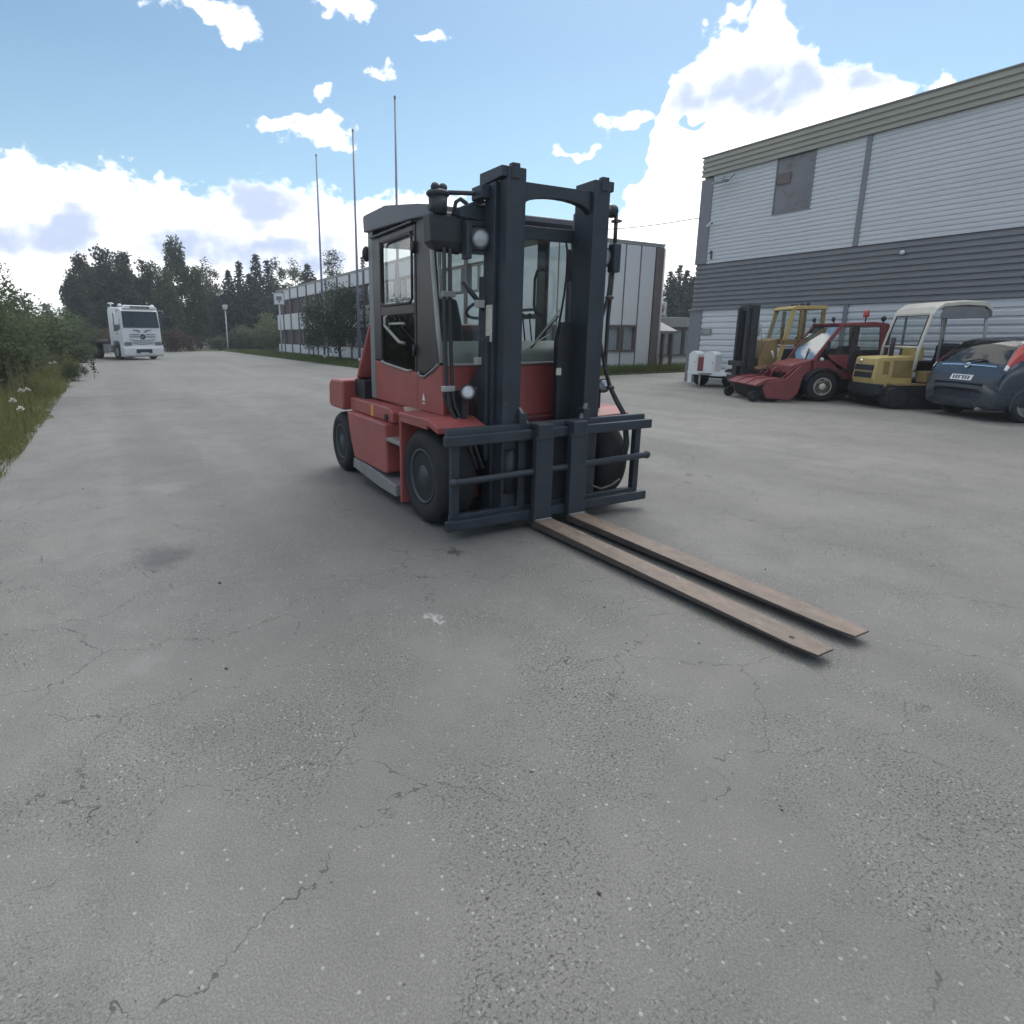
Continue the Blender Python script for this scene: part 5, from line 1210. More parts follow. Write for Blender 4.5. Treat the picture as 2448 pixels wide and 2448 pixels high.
b = S.patch(U(10.25), U(11.65), vv(.75), vv(1.55), .006); P(b, 'side_window', 'glass_dark'); b = S.patch(U(10.25), U(11.65), vv(1.62), vv(2.3), .006); P(b, 'side_window', 'glass_dark')
b = S.patch(U(6.1), U(9.9), vv(2.35), vv(2.95), .006); P(b, 'windscreen', 'glass_dark')
for a, c in ((U(5.0), U(6.1)), (U(9.9), U(11.0))):
    b = S.patch(a, c, vv(.14), vv(.46), .009, 6, 12); o = P(b, 'tail_lamp', 'redlens')
    b = S.patch(a, c, vv(.115), vv(.165), .012, 6, 4); b.obj('reverse_lens', M['white'], o)
b = S.patch(U(1.2), U(14.8), vv(.0), vv(.06), .012, 24, 6); P(b, 'bumper', 'car_low')
b = S.patch(U(6.6), U(9.4), vv(.128), vv(.14), .012, 12, 2); P(b, 'tailgate_trim', 'chrome')
# number plate tilted with the tailgate
M['plate'] = mat('white_number_plate', (.72, .73, .74), .4, var=.03)
b = MB(); b.box(-.24, .24, -.012, .0, -.055, .055); pl = P(b, 'number_plate', 'plate', bevel=.003); pl.location = (0, .045, .77); pl.rotation_euler = (R(-22), 0, 0)
for i, xx in enumerate((-.17, -.11, -.05, .04, .1, .16)): b = MB(); b.box(xx - .018, xx + .018, -.0135, -.0122, -.032, .032); b.obj('plate_character', M['ink'], pl)
b = MB(); b.box(-.26, .26, -.012, .012, -.015, .015); o = P(b, 'plate_lamp_bar', 'chrome', bevel=.004); o.location = (0, .055, .69)
bd = Vector((0, .115, 1.0)); n = Vector((0, -1, .45)).normalized()
b = MB(); b.lathe([(0, .055), (.01, .058), (.012, .05), (.006, .042)], bd, n, 24); bg_ = P(b, 'badge', 'chrome'); b = MB(); b.box(-.068, .068, bd.y - .022, bd.y - .008, bd.z - .008, bd.z + .016); b.obj('badge_bar', M['chrome'], bg_)
b = MB(); b.tube([(-.02, .12, 1.07), (.2, .15, 1.12), (.34, .155, 1.1)], .012, 6); P(b, 'rear_wiper', 'black')
b = MB(); b.tube([(0, 1.5, 1.535), (0, 1.4, 1.58), (0, 1.3, 1.66)], .006, 6); P(b, 'aerial', 'black')
b = MB(); b.cyl((.5, .1, .22), (.5, -.02, .22), .03, n=10); P(b, 'exhaust_pipe', 'steel')
for s in (1, -1):
    simple_wheel(CAR, 'wheel', (s * .745, .62, .305), .305, .19, s, 'galv', .66); simple_wheel(CAR, 'wheel', (s * .745, 2.9, .305), .305, .19, s, 'galv', .66)
    b = MB(); b.tube([(s * .842, .62 + .345 * math.cos(t), .305 + .345 * math.sin(t)) for t in [R(a) for a in range(-15, 196, 15)]], .02, 6); P(b, 'wheel_arch', 'car_low')
    b = MB(); b.box(*sorted((s * .84, s * .99)), 2.2, 2.3, .98, 1.1); P(b, 'door_mirror', 'car', bevel=.03)

# ------------------------------------------------------------------ yellow crawler with canopy
CW = thing('crawler_tractor', 'small yellow crawler machine with cream canopy cab between red loader and car', 'crawler', (14.7, 6.9, 0), R(57))
P = root_part(CW); xc = -.14
for s in (1, -1):
    x0, x1 = sorted((xc + s * .38, xc + s * .66))
    b = MB(); poly = []
    for cy0, a0, a1 in ((-.38, -90, 90), (-1.95, 90, 270)):
        for i in range(9): t = R(a0 + (a1 - a0) * i / 8); poly.append((cy0 + .24 * math.cos(t), .245 + .24 * math.sin(t)))
    b.prism(poly, 'x', x0, x1); tr = P(b, 'track', 'rubber', bevel=.012)
    for yy in (-.38, -.75, -1.15, -1.55, -1.95): b = MB(); b.cyl((xc + s * .66, yy, .245 if yy in (-.38, -1.95) else .15), (xc + s * .69, yy, .245 if yy in (-.38, -1.95) else .15), .17 if yy in (-.38, -1.95) else .09, n=18); b.obj('track_roller', M['black'], tr)
    b = MB(); b.box(x0, x1 + .0, -2.0, -.3, .5, .54); P(b, 'track_guard', 'ochre', bevel=.006)
b = MB(); b.box(xc - .36, xc + .36, -2.1, -.06, .25, .62); P(b, 'chassis', 'black')
b = MB(); b.prism([(-.02, .56), (-.0, .62), (-.04, 1.06), (-.1, 1.09), (-.82, 1.12), (-.82, .42), (-.06, .42)], 'x', xc - .37, xc + .37); P(b, 'hood', 'yellow', bevel=.025, seg=3)
for (z0, z1) in ((.64, .76), (.80, .92)): b = MB(); b.hexa([(xc - .3, .0, z0), (xc + .3, .0, z0), (xc + .3, -.1, z0), (xc - .3, -.1, z0)], [(xc - .3, -.02, z1), (xc + .3, -.02, z1), (xc + .3, -.1, z1), (xc - .3, -.1, z1)]); b.v = [(x, y + .012, z) for x, y, z in b.v]; P(b, 'grille_slot', 'black')
b = MB(); b.ball((xc + .15, -.03, 1.0), .04, 10, 8); P(b, 'headlight', 'chrome')
b = MB(); b.box(xc - .38, xc - .372, -.3, -.18, .72, 1.0); P(b, 'side_louvre', 'ochre'); b = MB(); b.box(xc - .38, xc - .372, -.78, -.38, .66, 1.02); P(b, 'side_cover', 'ochre', bevel=.006)
b = MB(); b.box(xc - .55, xc + .5, -.14, -.02, .3, .52); P(b, 'front_bumper', 'black', bevel=.02)
b = MB(); b.cyl((xc + .02, -.55, 1.1), (xc + .02, -.56, 1.5), .045, n=14); P(b, 'exhaust_stack', 'black')
b = MB(); b.box(xc - .34, xc + .1, -1.0, -.82, 1.0, 1.32); P(b, 'instrument_console', 'yellow', bevel=.03)
# canopy frame
for s in (1, -1):
    xx = xc + s * .56
    b = MB(); b.tube([(xx, -.68, .82), (xx, -.72, 1.3), (xc + s * .54, -.88, 1.98), (xc + s * .52, -.98, 2.12)], .035, 8); P(b, 'front_post', 'cream')
    b = MB(); b.tube([(xx, -1.98, .75), (xx, -1.98, 1.6), (xc + s * .53, -1.95, 2.08)], .03, 8); P(b, 'rear_post', 'grey_light')
    b = MB(); b.tube([(xx, -1.12, .8), (xx, -1.12, 1.5), (xc + s * .53, -1.1, 2.0)], .025, 8); P(b, 'middle_post', 'grey')
b = MB(); b.tube([(xc + .56, -.72, 1.3), (xc - .56, -.72, 1.3)], .03, 8); P(b, 'screen_bar', 'cream')
b = MB(); rgs = []
for (y, z, h) in ((-.86, 1.98, .02), (-.92, 2.1, .04), (-1.06, 2.2, .05), (-1.5, 2.24, .05), (-1.88, 2.21, .05), (-2.0, 2.12, .05), (-2.04, 1.95, .02)): rgs.append([(xc - .6, y, z - h - .02), (xc + .6, y, z - h - .02), (xc + .6, y, z), (xc + .5, y, z + .03), (xc - .5, y, z + .03), (xc - .6, y, z)])
b.loft(rgs, smooth=False); P(b, 'canopy_roof', 'cream', bevel=.012)
b = MB(); b.prism([(-1.02, 2.0), (-1.1, 2.13), (-1.85, 2.13), (-1.98, 2.0), (-1.98, 1.9), (-1.02, 1.9)], 'x', xc - .585, xc - .57); P(b, 'canopy_side', 'grey', bevel=.004)
b = MB(); b.hexa([(xc - .5, -.725, 1.34), (xc + .5, -.725, 1.34), (xc + .5, -.731, 1.34), (xc - .5, -.731, 1.34)], [(xc - .48, -.866, 1.97), (xc + .48, -.866, 1.97), (xc + .48, -.872, 1.97), (xc - .48, -.872, 1.97)]); P(b, 'windscreen', 'glass')
b = MB(); q = [(xc - .5, -.72, 1.34), (xc - .48, -.862, 1.96), (xc + .48, -.862, 1.96), (xc + .5, -.72, 1.34), (xc - .5, -.72, 1.34)]; b.tube(q, .014, 6, False); P(b, 'screen_seal', 'black')
b = MB(); b.box(xc - .3, xc + .3, -1.75, -1.25, .75, 1.0); b.prism([(-1.62, 1.0), (-1.7, 1.38), (-1.8, 1.38), (-1.78, 1.0)], 'x', xc - .28, xc + .28); P(b, 'seat', 'black', bevel=.04)
b = MB(); b.box(xc - .56, xc - .4, -2.0, -1.15, .95, 1.35); P(b, 'side_tank', 'black', bevel=.03)
b = MB(); b.tube([(xc - .45, -1.1, .9), (xc - .5, -1.15, 1.3), (xc - .48, -1.2, 1.48)], [.03, .025, .04], 8); P(b, 'control_lever', 'black')
b = MB(); b.box(xc - .64, xc - .3, -2.05, -.9, .56, .8); P(b, 'side_deck', 'ochre', bevel=.02)

# ------------------------------------------------------------------ red loader with front sweeper
RL = thing('red_loader', 'small red cab tractor with a wide sweeper box on its front', 'tractor', (14.0, 8.9, 0), R(57))
P = root_part(RL)
for s in (1, -1):
    simple_wheel(RL, 'front_wheel', (s * .52 - .06, -1.27, .36), .36, .26, s, 'cream', .58); simple_wheel(RL, 'rear_wheel', (s * .52 - .06, -2.35, .36), .36, .26, s, 'grey_light', .58)
    b = MB(); poly = [(-1.27 + .46 * math.cos(R(a)), .36 + .44 * math.sin(R(a))) for a in range(20, 161, 14)]; poly += [(-1.27 + .41 * math.cos(R(a)), .36 + .4 * math.sin(R(a))) for a in range(160, 19, -14)]
    b.prism(poly, 'x', *sorted((s * .36 - .06, s * .68 - .06))); P(b, 'front_fender', 'black', bevel=.006)
b = MB(); b.box(-.42, .3, -2.7, -.75, .3, .62); P(b, 'chassis', 'black')
b = MB(); b.prism([(-.52, .66), (-.55, .84), (-.68, .9), (-1.05, 1.0), (-1.05, .62), (-.7, .58)], 'x', -.56, .44); P(b, 'nose', 'maroon', bevel=.03, seg=3)
b = MB(); b.prism([(-1.05, .55), (-1.05, .98), (-1.42, .98), (-1.7, .7), (-2.55, .7), (-2.8, 1.0), (-2.85, .5)], 'x', -.6, .48); P(b, 'body', 'maroon', bevel=.02)
# cab posts, roof, glazing
b = MB(); b.prism([(-1.5, 1.76), (-1.46, 1.83), (-2.3, 1.86), (-2.62, 1.82), (-2.66, 1.74)], 'x', -.62, .5); P(b, 'cab_roof', 'maroon', bevel=.025, seg=3)
for s in (1, -1):
    x0, x1 = sorted((s * .54 - .06, s * .6 - .06))
    b = MB(); b.prism([(-.98, .97), (-1.06, .97), (-1.6, 1.77), (-1.5, 1.77)], 'x', x0, x1); P(b, 'front_post', 'maroon', bevel=.006)
    b = MB(); b.prism([(-1.78, .7), (-1.94, .7), (-1.94, 1.77), (-1.84, 1.77)], 'x', x0, x1); P(b, 'door_post', 'trim', bevel=.006)
    b = MB(); b.prism([(-2.5, .9), (-2.66, .9), (-2.66, 1.77), (-2.42, 1.77)], 'x', x0, x1); P(b, 'rear_post', 'maroon', bevel=.006)
    b = MB(); b.prism([(-1.9, .7), (-2.52, .9), (-2.52, 1.22), (-1.9, 1.22)], 'x', x0, x1); P(b, 'side_panel', 'trim', bevel=.006)
    b = MB(); b.prism([(-1.42, .98), (-1.78, .75), (-1.8, 1.1), (-1.3, 1.1)], 'x', x0 + .005, x1 - .005); P(b, 'door_panel', 'maroon', bevel=.006)
    xm = (x0 + x1) / 2
    b = MB(); b.prism([(-1.3, 1.1), (-1.8, 1.1), (-1.84, 1.76), (-1.64, 1.76)], 'x', xm - .004, xm + .004); P(b, 'door_pane', 'glass')
    b = MB(); b.prism([(-1.95, 1.22), (-2.5, 1.22), (-2.44, 1.76), (-1.95, 1.76)], 'x', xm - .004, xm + .004); P(b, 'side_pane', 'glass')
    b = MB(); b.ball((s * .4 - .06, -1.44, 1.92), .06, 10, 8, (1, .6, 1)); b.cyl((s * .4 - .06, -1.46, 1.83), (s * .4 - .06, -1.46, 1.9), .012, n=6); P(b, 'roof_lamp', 'black')
M['glass_sky'] = glass('sky_mirroring_glass', (.5, .58, .66), ior=3.2, dirt=.02)
b = MB(); b.hexa([(-.58, -1.0, .98), (.46, -1.0, .98), (.46, -1.006, .98), (-.58, -1.006, .98)], [(-.58, -1.52, 1.77), (.46, -1.52, 1.77), (.46, -1.526, 1.77), (-.58, -1.526, 1.77)]); P(b, 'windscreen', 'glass_sky')
b = MB(); b.tube([(-.3, -1.0, .99), (-.12, -1.15, 1.24)], .012, 6); P(b, 'wiper', 'black')
b = MB(); b.box(-.52, .4, -2.66, -2.64, 1.1, 1.75); P(b, 'rear_pane', 'glass')
b = MB(); b.box(-.25, .15, -2.3, -1.95, .75, 1.3); P(b, 'seat', 'black', bevel=.05)
b = MB(); b.tube([(-.62, -1.25, 1.12), (-.78, -1.2, 1.14), (-.8, -1.22, 1.35)], .012, 6); P(b, 'mirror_arm', 'black'); b = MB(); b.box(-.86, -.74, -1.24, -1.2, 1.2, 1.42); P(b, 'mirror', 'black', bevel=.015)
b = MB(); b.ball((-.64, -1.2, 1.0), .045, 10, 8); P(b, 'side_lamp', 'white')
b = MB(); b.cyl((-.25, -2.3, 1.84), (-.25, -2.3, 1.98), .015, n=8); P(b, 'beacon_stem', 'black'); b = MB(); b.lathe([(0, .05), (.02, .065), (.12, .06), (.17, .03)], (-.25, -2.3, 1.97), 'z', 14); P(b, 'beacon', 'redlens')
b = MB(); b.ball((-.5, -2.55, 1.93), .07, 10, 8, (1, .7, .9)); b.cyl((-.5, -2.55, 1.82), (-.5, -2.55, 1.9), .015, n=6); P(b, 'rear_lamp', 'black')
# sweeper box
b = MB(); b.prism([(.32, .36), (.34, .4), (.12, .5), (-.3, .56), (-.34, .5), (.1, .44)], 'x', -.85, .78); sw = P(b, 'sweeper_hood', 'maroon', bevel=.006)
for xx in (-.84, -.3, .25, .76): b = MB(); b.prism([(.33, .405), (.12, .505), (-.28, .565), (-.28, .59), (.12, .53), (.33, .42)], 'x', xx - .012, xx + .012); b.obj('hood_rib', M['maroon'], sw)
b = MB(); b.prism([(.1, .1), (.2, .34), (.12, .47), (-.3, .54), (-.62, .86), (-.74, .86), (-.6, .2), (-.45, .06)], 'x', -.9, -.86); P(b, 'sweeper_side', 'maroon', bevel=.004)
b = MB(); b.prism([(.1, .1), (.2, .34), (.12, .47), (-.3, .54), (-.5, .3), (-.45, .06)], 'x', .78, .82); P(b, 'sweeper_side', 'maroon', bevel=.004)
b = MB(); b.cyl((-.84, -.08, .245), (.76, -.08, .245), .23, n=28); P(b, 'brush', 'rubber')
b = MB(); b.box(-.84, .76, -.52, -.46, .12, .5); P(b, 'sweeper_back', 'maroon')
for s in (1, -1): simple_wheel(RL, 'sweeper_wheel', (s * .7 - .04, .32, .13), .13, .09, s, 'rim', .5)
for xx in (-.35, .2): b = MB(); b.tube([(xx, -.2, .56), (xx, -.26, .76), (xx, -.34, .8), (xx, -.42, .74), (xx, -.5, .6)], .022, 8); P(b, 'lift_loop', 'maroon')
b = MB(); b.prism([(-.34, .54), (-.72, .9), (-.75, .9), (-.75, .6)], 'x', -.62, -.58); P(b, 'lift_arm', 'maroon', bevel=.004); b = MB(); b.prism([(-.34, .54), (-.72, .9), (-.75, .9), (-.75, .6)], 'x', .4, .44); P(b, 'lift_arm', 'maroon', bevel=.004)

# ------------------------------------------------------------------ ochre forklift behind
YF = thing('yellow_forklift', 'old ochre yellow forklift with black mast standing behind the red tractor', 'forklift', (14.78, 10.2, 0), R(57)); YF.scale = (.95, .95, .95)
P = root_part(YF)
for s in (1, -1):
    x0, x1 = sorted((s * .2 - .1, s * .42 - .1)); b = MB(); b.box(x0, x1, -.5, -.3, .05, 2.45); P(b, 'mast_rail', 'black', bevel=.01)
    x0, x1 = sorted((s * .22 - .1, s * .36 - .1)); b = MB(); b.box(x0, x1, -.36, -.22, .05, 2.4); P(b, 'inner_rail', 'black', bevel=.01)
    simple_wheel(YF, 'front_wheel', (s * .52 - .1, -.78, .36), .36, .26, s, 'ochre', .5); simple_wheel(YF, 'rear_wheel', (s * .5 - .1, -2.3, .3), .3, .22, s, 'ochre', .5)
    x0, x1 = sorted((s * .44 - .1, s * .5 - .1))
    b = MB(); b.prism([(-1.02, .75), (-1.12, .75), (-1.42, 2.32), (-1.3, 2.32)], 'x', x0, x1); P(b, 'front_post', 'yellow', bevel=.008)
    b = MB(); b.prism([(-2.1, .75), (-2.2, .75), (-2.2, 2.32), (-2.1, 2.32)], 'x', x0, x1); P(b, 'rear_post', 'ochre', bevel=.008)
    b = MB(); b.box(x0, x1, -1.62, -1.54, 1.4, 2.3); P(b, 'door_post', 'ochre'); b = MB(); b.box(x0, x1, -2.1, -1.1, 1.38, 1.52); P(b, 'door_rail', 'ochre', bevel=.006)
    b = MB(); b.box(x0, x1, -2.1, -1.2, 1.28, 1.335); P(b, 'lower_rail', 'grey_light', bevel=.006)
    xm = (x0 + x1) / 2
    b = MB(); b.prism([(-1.22, 1.52), (-1.54, 1.52), (-1.54, 2.28), (-1.38, 2.28)], 'x', xm - .004, xm + .004); P(b, 'side_pane', 'glass'); b = MB(); b.box(xm - .004, xm + .004, -2.1, -1.62, 1.52, 2.28); P(b, 'side_pane', 'glass')
    b = MB(); b.box(*sorted((s * .5 - .1, s * .66 - .1)), -1.1, -.45, .72, .78); P(b, 'mudguard', 'ochre', bevel=.01)
b = MB(); b.box(-.32, .12, -.34, -.28, 2.3, 2.47); P(b, 'mast_head', 'black', bevel=.01); b = MB(); b.box(-.32, .12, -.47, -.43, .3, .6); P(b, 'mast_cross', 'black')
b = MB(); b.box(-.34, .14, -.44, -.4, .1, 2.3); P(b, 'mast_backing', 'black')
b = MB(); b.box(-.55, .38, -.22, -.14, .35, .5); b.box(-.55, .38, -.22, -.14, .78, .92); b.box(-.2, -.0, -.21, -.15, .5, .78); P(b, 'carriage', 'black', bevel=.008)
b = MB(); b.tube([(-.5, -.5, 2.0), (-.56, -.52, 1.9), (-.56, -.5, 1.6)], .025, 8); b.tube([(-.53, -.5, 2.0), (-.6, -.56, 1.7), (-.58, -.6, 1.3)], .012, 6); P(b, 'mast_hoses', 'grey_light')
b = MB(); b.prism([(-.62, .3), (-.62, 1.0), (-.85, 1.5), (-1.1, 1.56), (-1.15, .3)], 'x', -.46, .28); P(b, 'front_cowl', 'ochre', bevel=.03, seg=3)
b = MB(); b.prism([(-1.1, .25), (-1.1, .76), (-2.0, .76), (-2.05, 1.25), (-2.45, 1.2), (-2.6, .6), (-2.5, .3)], 'x', -.58, .4); P(b, 'body', 'ochre', bevel=.03, seg=3)
b = MB(); b.prism([(-1.26, 2.32), (-1.28, 2.37), (-1.4, 2.42), (-2.2, 2.42), (-2.26, 2.32)], 'x', -.62, .44); P(b, 'roof', 'yellow', bevel=.015)
for xx in (-.5, -.2, .1, .3): b = MB(); b.ball((xx, -1.75, 2.46), .055, 10, 8, (1, 1, .8)); P(b, 'roof_lamp', 'black')
b = MB(); b.hexa([(-.54, -1.07, 1.5), (.36, -1.07, 1.5), (.36, -1.076, 1.5), (-.54, -1.076, 1.5)], [(-.54, -1.34, 2.3), (.36, -1.34, 2.3), (.36, -1.346, 2.3), (-.54, -1.346, 2.3)]); P(b, 'windscreen', 'glass')
b = MB(); b.box(-.35, .2, -1.95, -1.5, .77, 1.1); b.box(-.33, .18, -1.98, -1.85, 1.1, 1.6); P(b, 'seat', 'black', bevel=.04)
b = MB(); b.box(-.585, -.52, -2.05, -1.12, .77, 1.27); P(b, 'side_opening', 'black')
b = MB(); b.tube([(-.62, -.95, 1.0), (-.64, -.9, 1.15), (-.58, -.9, 1.2)], .03, 8); P(b, 'grab_rail', 'cream')

# ------------------------------------------------------------------ white trailer
TR = thing('utility_trailer', 'small white trailer with two round topped lockers by the warehouse corner', 'trailer', (16.1, 11.67, 0), R(-90))
P = root_part(TR)
b = MB(); b.box(-.68, .68, -.22, .9, .36, .46); P(b, 'deck', 'white', bevel=.01)
for x0, x1 in ((-.68, -.36), (-.14, .26)):
    b = MB(); poly = [(x0, .462), (x0, .98)] + [(x0 + (x1 - x0) * (i / 8), .98 + .1 * math.sin(math.pi * i / 8)) for i in range(1, 8)] + [(x1, .98), (x1, .462)]
    b.prism(poly, 'y', -.2, .12); lk = P(b, 'locker', 'white', bevel=.012)
    b = MB(); b.box(x0 + .05, x1 - .05, -.208, -.2, .52, .94); b.obj('locker_door', M['white'], lk, .003); b = MB(); b.cyl((x1 - .08, -.209, .74), (x1 - .08, -.222, .74), .015, n=8); b.obj('locker_knob', M['black'], lk)
b = MB(); b.box(-.355, -.145, -.16, .1, .47, .9); P(b, 'middle_box', 'maroon', bevel=.01)
b = MB(); b.box(.27, .66, .3, .85, .47, .7); P(b, 'tool_box', 'white', bevel=.012)
for s in (1, -1):
    e = bpy.data.objects.new('wheel', None); COL.objects.link(e); e.parent = TR; e.location = (s * .5, .25, .28)
    t = MB(); t.lathe([(-.1, .15), (-.11, .2), (-.08, .28), (.08, .28), (.11, .2), (.1, .15)], (0, 0, 0), 'x', 28); t.obj('tyre', M['rubber'], e); t = MB(); t.lathe([(s * .08, .155), (s * .06, .1), (s * .1, .06), (s * .1, 0)], (0, 0, 0), 'x', 20); t.obj('rim', M['grey_light'], e)
b = MB(); b.cyl((-.45, .25, .28), (.45, .25, .28), .03, n=8); P(b, 'axle', 'black')
b = MB(); b.hexa([(-.2, -.22, .38), (.2, -.22, .38), (.03, -.6, .38), (-.03, -.6, .38)], [(-.2, -.22, .44), (.2, -.22, .44), (.03, -.6, .44), (-.03, -.6, .44)]); P(b, 'drawbar', 'galv')
b = MB(); b.cyl((0, -.5, 0), (0, -.5, .4), .025, n=8); P(b, 'support_leg', 'galv'); b = MB(); b.box(-.66, -.52, -.215, -.207, .1, .355); P(b, 'mud_flap', 'white')

# ================================================================== white truck at the yard end
TK = thing('truck', 'white flatbed truck with roof light bar parked facing the yard on the left', 'truck', (2.1, 42.9, 0), R(200))
P = root_part(TK)
b = MB(); prof = [(0, .62), (.0, 1.3), (-.03, 2.0), (-.16, 3.05), (-.3, 3.22), (-.6, 3.3), (-2.0, 3.28), (-2.1, 3.1), (-2.1, .9), (-1.75, .9), (-1.65, 1.15), (-.75, 1.15), (-.6, .62)]
b.prism(prof, 'x', -1.2, 1.2); P(b, 'cab', 'white', bevel=.08, seg=3)
b = MB(); b.hexa([(-1.12, -.012, 2.02), (1.12, -.012, 2.02), (1.12, -.05, 2.02), (-1.12, -.05, 2.02)], [(-1.08, -.152, 3.04), (1.08, -.152, 3.04), (1.08, -.19, 3.04), (-1.08, -.19, 3.04)]); P(b, 'windscreen', 'glass_dark', bevel=.0)
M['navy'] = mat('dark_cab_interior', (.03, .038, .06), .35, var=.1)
b = MB(); b.hexa([(-1.1, -.03, 2.04), (1.1, -.03, 2.04), (1.1, -.06, 2.04), (-1.1, -.06, 2.04)], [(-1.06, -.165, 3.02), (1.06, -.165, 3.02), (1.06, -.2, 3.02), (-1.06, -.2, 3.02)]); b.v = [(x, y + .012, z) for x, y, z in b.v]; P(b, 'screen_backing', 'navy')  # dark sheet behind the glass stands in for the unlit cab inside
for s in (1, -1):
    x0, x1 = sorted((s * 1.195, s * 1.212))
    b = MB(); b.prism([(-.3, 1.95), (-.38, 2.95), (-1.25, 2.95), (-1.3, 1.8), (-.8, 1.8)], 'x', x0, x1); P(b, 'side_window', 'navy')
    b = MB(); b.box(*sorted((s * 1.2, s * 1.215)), -.95, -.75, 1.62, 1.68); P(b, 'door_handle', 'black')
    # mirrors on arms
    b = MB(); b.tube([(s * 1.15, -.2, 3.1), (s * 1.4, -.05, 3.12), (s * 1.45, -.02, 2.9)], .03, 6); P(b, 'mirror_arm', 'grey')
    b = MB(); b.box(*sorted((s * 1.33, s * 1.58)), -.16, -.0, 2.2, 2.95); P(b, 'mirror', 'white' if s > 0 else 'navy', bevel=.05)
    # headlights, fog lamp recess
    b = MB(); b.prism([(s * .72, .92), (s * .7, 1.12), (s * 1.1, 1.15), (s * 1.18, 1.05), (s * 1.16, .9)], 'y', -.02, .03); o = P(b, 'headlight', 'grey', bevel=.01); b = MB(); b.cyl((s * .95, .028, 1.02), (s * .95, .036, 1.02), .08, n=16); b.obj('lens', M['lens'], o)
    b = MB(); b.prism([(s * .62, .42), (s * .7, .68), (s * 1.1, .66), (s * 1.15, .42)], 'y', -.01, .045); P(b, 'lower_intake', 'black', bevel=.01)
    simple_wheel(TK, 'front_wheel', (s * 1.05, -1.2, .5), .5, .32, s, 'galv', .55); simple_wheel(TK, 'rear_wheel', (s * 1.02, -4.9, .5), .5, .5, s, 'galv', .55)
    b = MB(); b.box(*sorted((s * .7, s * 1.15)), -3.6, -2.4, .45, 1.0); P(b, 'fuel_tank', 'galv', bevel=.08, seg=3)
    b = MB(); b.prism([(-5.5, 1.0), (-5.4, 1.1), (-4.4, 1.1), (-4.3, 1.0)], 'x', *sorted((s * .78, s * 1.26))); P(b, 'rear_mudguard', 'black')
    # wing graphic beside the badge
    for k in range(3): b = MB(); b.prism([(s * (.1 + .02 * k), 1.72 + .05 * k), (s * (.2 + .13 * k), 1.86 + .015 * k), (s * (.38 + .13 * k), 1.9 + .01 * k), (s * (.24 + .13 * k), 1.84), (s * (.16 + .03 * k), 1.7 + .04 * k)], 'y', .006, .012); P(b, 'wing_graphic', 'grey')
b = MB(); b.prism([(-.05, .2), (.05, .3), (.06, .72), (.0, .92), (-.5, .92), (-.5, .2)], 'x', -1.25, 1.25); P(b, 'bumper', 'white', bevel=.05, seg=3)
b = MB(); b.box(-.5, .5, .045, .068, .42, .68); P(b, 'centre_intake', 'black', bevel=.01); b = MB(); b.box(-.26, .26, .069, .075, .36, .47); P(b, 'number_plate', 'plate')
for z in (1.6, 1.46): 
    for s in (1, -1): b = MB(); b.box(*sorted((s * .2, s * .82)), .004, .018, z - .025, z + .025); P(b, 'grille_slat', 'grey')
for z, w in ((1.25, .8), (1.13, .66), (1.02, .62)): b = MB(); b.prism([(-w, z + .05), (0, z - .02), (w, z + .05), (w, z + .01), (0, z - .06), (-w, z + .01)], 'y', .004, .02); P(b, 'grille_slat', 'grey')
c0 = Vector((0, .02, 1.46)); b = MB(); b.lathe([(-.01, .17), (.012, .17), (.014, .14), (.006, .135)], c0, 'y', 28); bg_ = P(b, 'badge', 'navy')
b = MB(); b.lathe([(.0, .135), (.004, .135)], c0, 'y', 28); b.obj('badge_disc', M['black'], bg_)
for a in (90, 210, 330): b = MB(); d = Vector((math.cos(R(a)), 0, math.sin(R(a)))); e = Vector((-d.z, 0, d.x)); b.loft([[c0 + Vector((0, .006, 0)) + e * .03, c0 + Vector((0, .006, 0)) - e * .03, c0 + d * .13 + Vector((0, .006, 0))], [c0 + Vector((0, .016, 0)) + e * .02, c0 + Vector((0, .016, 0)) - e * .02, c0 + d * .13 + Vector((0, .01, 0))]]); b.obj('badge_star_arm', M['chrome'], bg_)
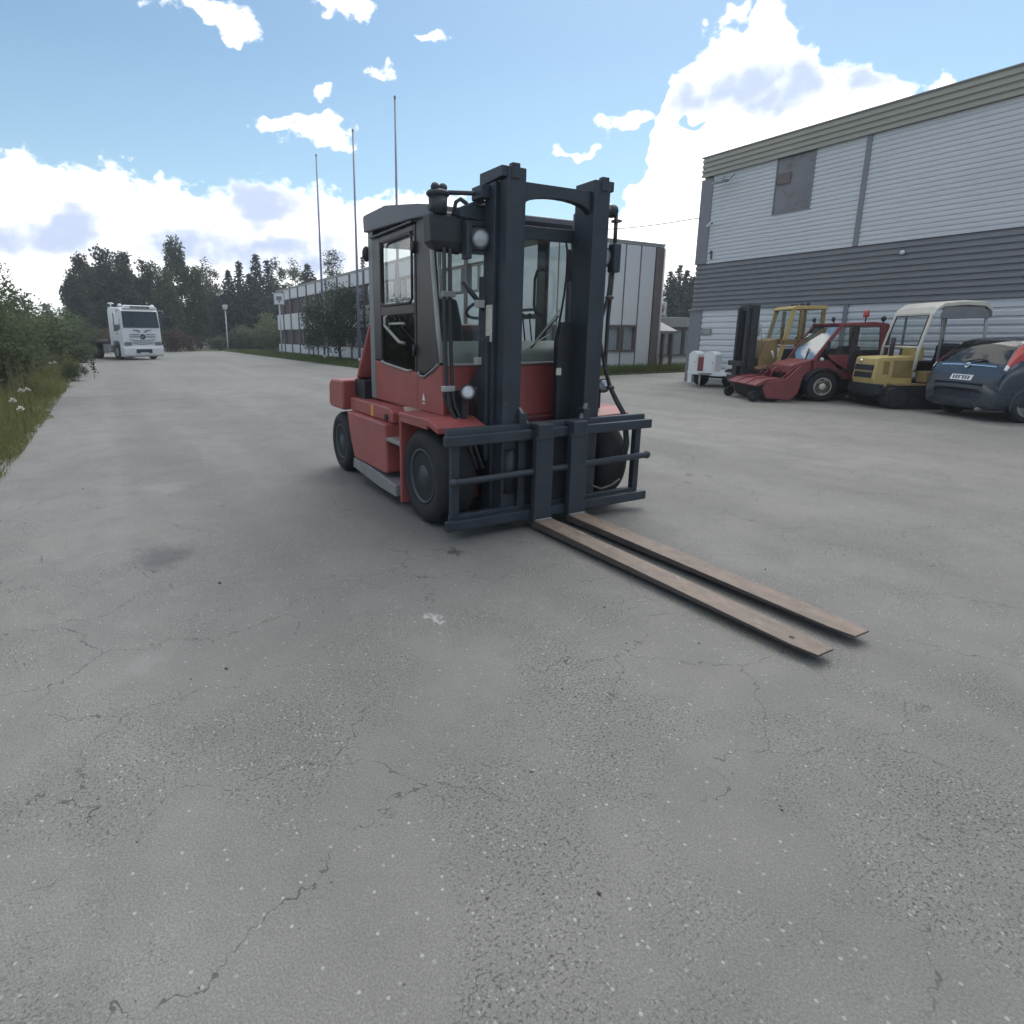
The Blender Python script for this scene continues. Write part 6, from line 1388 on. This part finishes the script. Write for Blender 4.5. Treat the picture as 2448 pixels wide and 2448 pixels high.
b = MB(); b.loft([[(-1.1, -.1, 3.12), (1.1, -.1, 3.12), (1.1, .0, 3.2), (-1.1, .0, 3.2)], [(-.95, -.2, 3.42), (.95, -.2, 3.42), (.95, -.02, 3.38), (-.95, -.02, 3.38)]]); P(b, 'sun_visor', 'white', bevel=.02)
b = MB(); b.box(-.6, .6, -.02, .02, 3.22, 3.37); lb_ = P(b, 'light_bar', 'grey', bevel=.01)
for i in range(4): b = MB(); b.cyl((-.45 + .3 * i, .02, 3.3), (-.45 + .3 * i, .03, 3.3), .06, n=14); b.obj('spot_lamp', M['chrome'], lb_)
for s in (1, -1): b = MB(); b.ball((s * 1.0, -.5, 3.4), .13, 12, 8, (1, 1, .8)); P(b, 'beacon', 'white')
b = MB(); b.box(.75, 1.2, -2.0, -1.8, 3.3, 3.34); b.cyl((1.0, -1.9, 3.3), (1.0, -1.9, 3.52), .04, n=8); b.ball((1.0, -1.9, 3.56), .2, 12, 6, (1, 1, .3)); P(b, 'roof_horn', 'white')
b = MB(); b.box(-.42, .42, -7.6, -.6, .6, .95); P(b, 'chassis', 'black')
b = MB(); b.box(-1.25, 1.25, -7.6, -2.35, 1.1, 1.25); P(b, 'flatbed', 'brown', bevel=.01)
b = MB(); b.box(-1.2, 1.2, -2.42, -2.34, 1.25, 2.0); P(b, 'headboard', 'brown', bevel=.01)
# ================================================================== thin summer haze
hm_ = bpy.data.materials.new('summer_haze'); hm_.use_nodes = True
_nt = hm_.node_tree; _nt.nodes.remove(_nt.nodes['Principled BSDF'])
_pv = _nt.nodes.new('ShaderNodeVolumePrincipled'); _pv.inputs['Color'].default_value = (0.86, 0.92, 1.0, 1); _pv.inputs['Density'].default_value = 0.0013; _pv.inputs['Anisotropy'].default_value = 0.3
_nt.links.new(_pv.outputs[0], _nt.nodes['Material Output'].inputs['Volume'])
hb = MB(); hb.box(-2600, 2600, -2600, 2600, -1.2, 26.0)
tag(hb.obj('haze', hm_), 'thin bluish summer haze hanging over the whole yard', 'haze', kind='stuff')
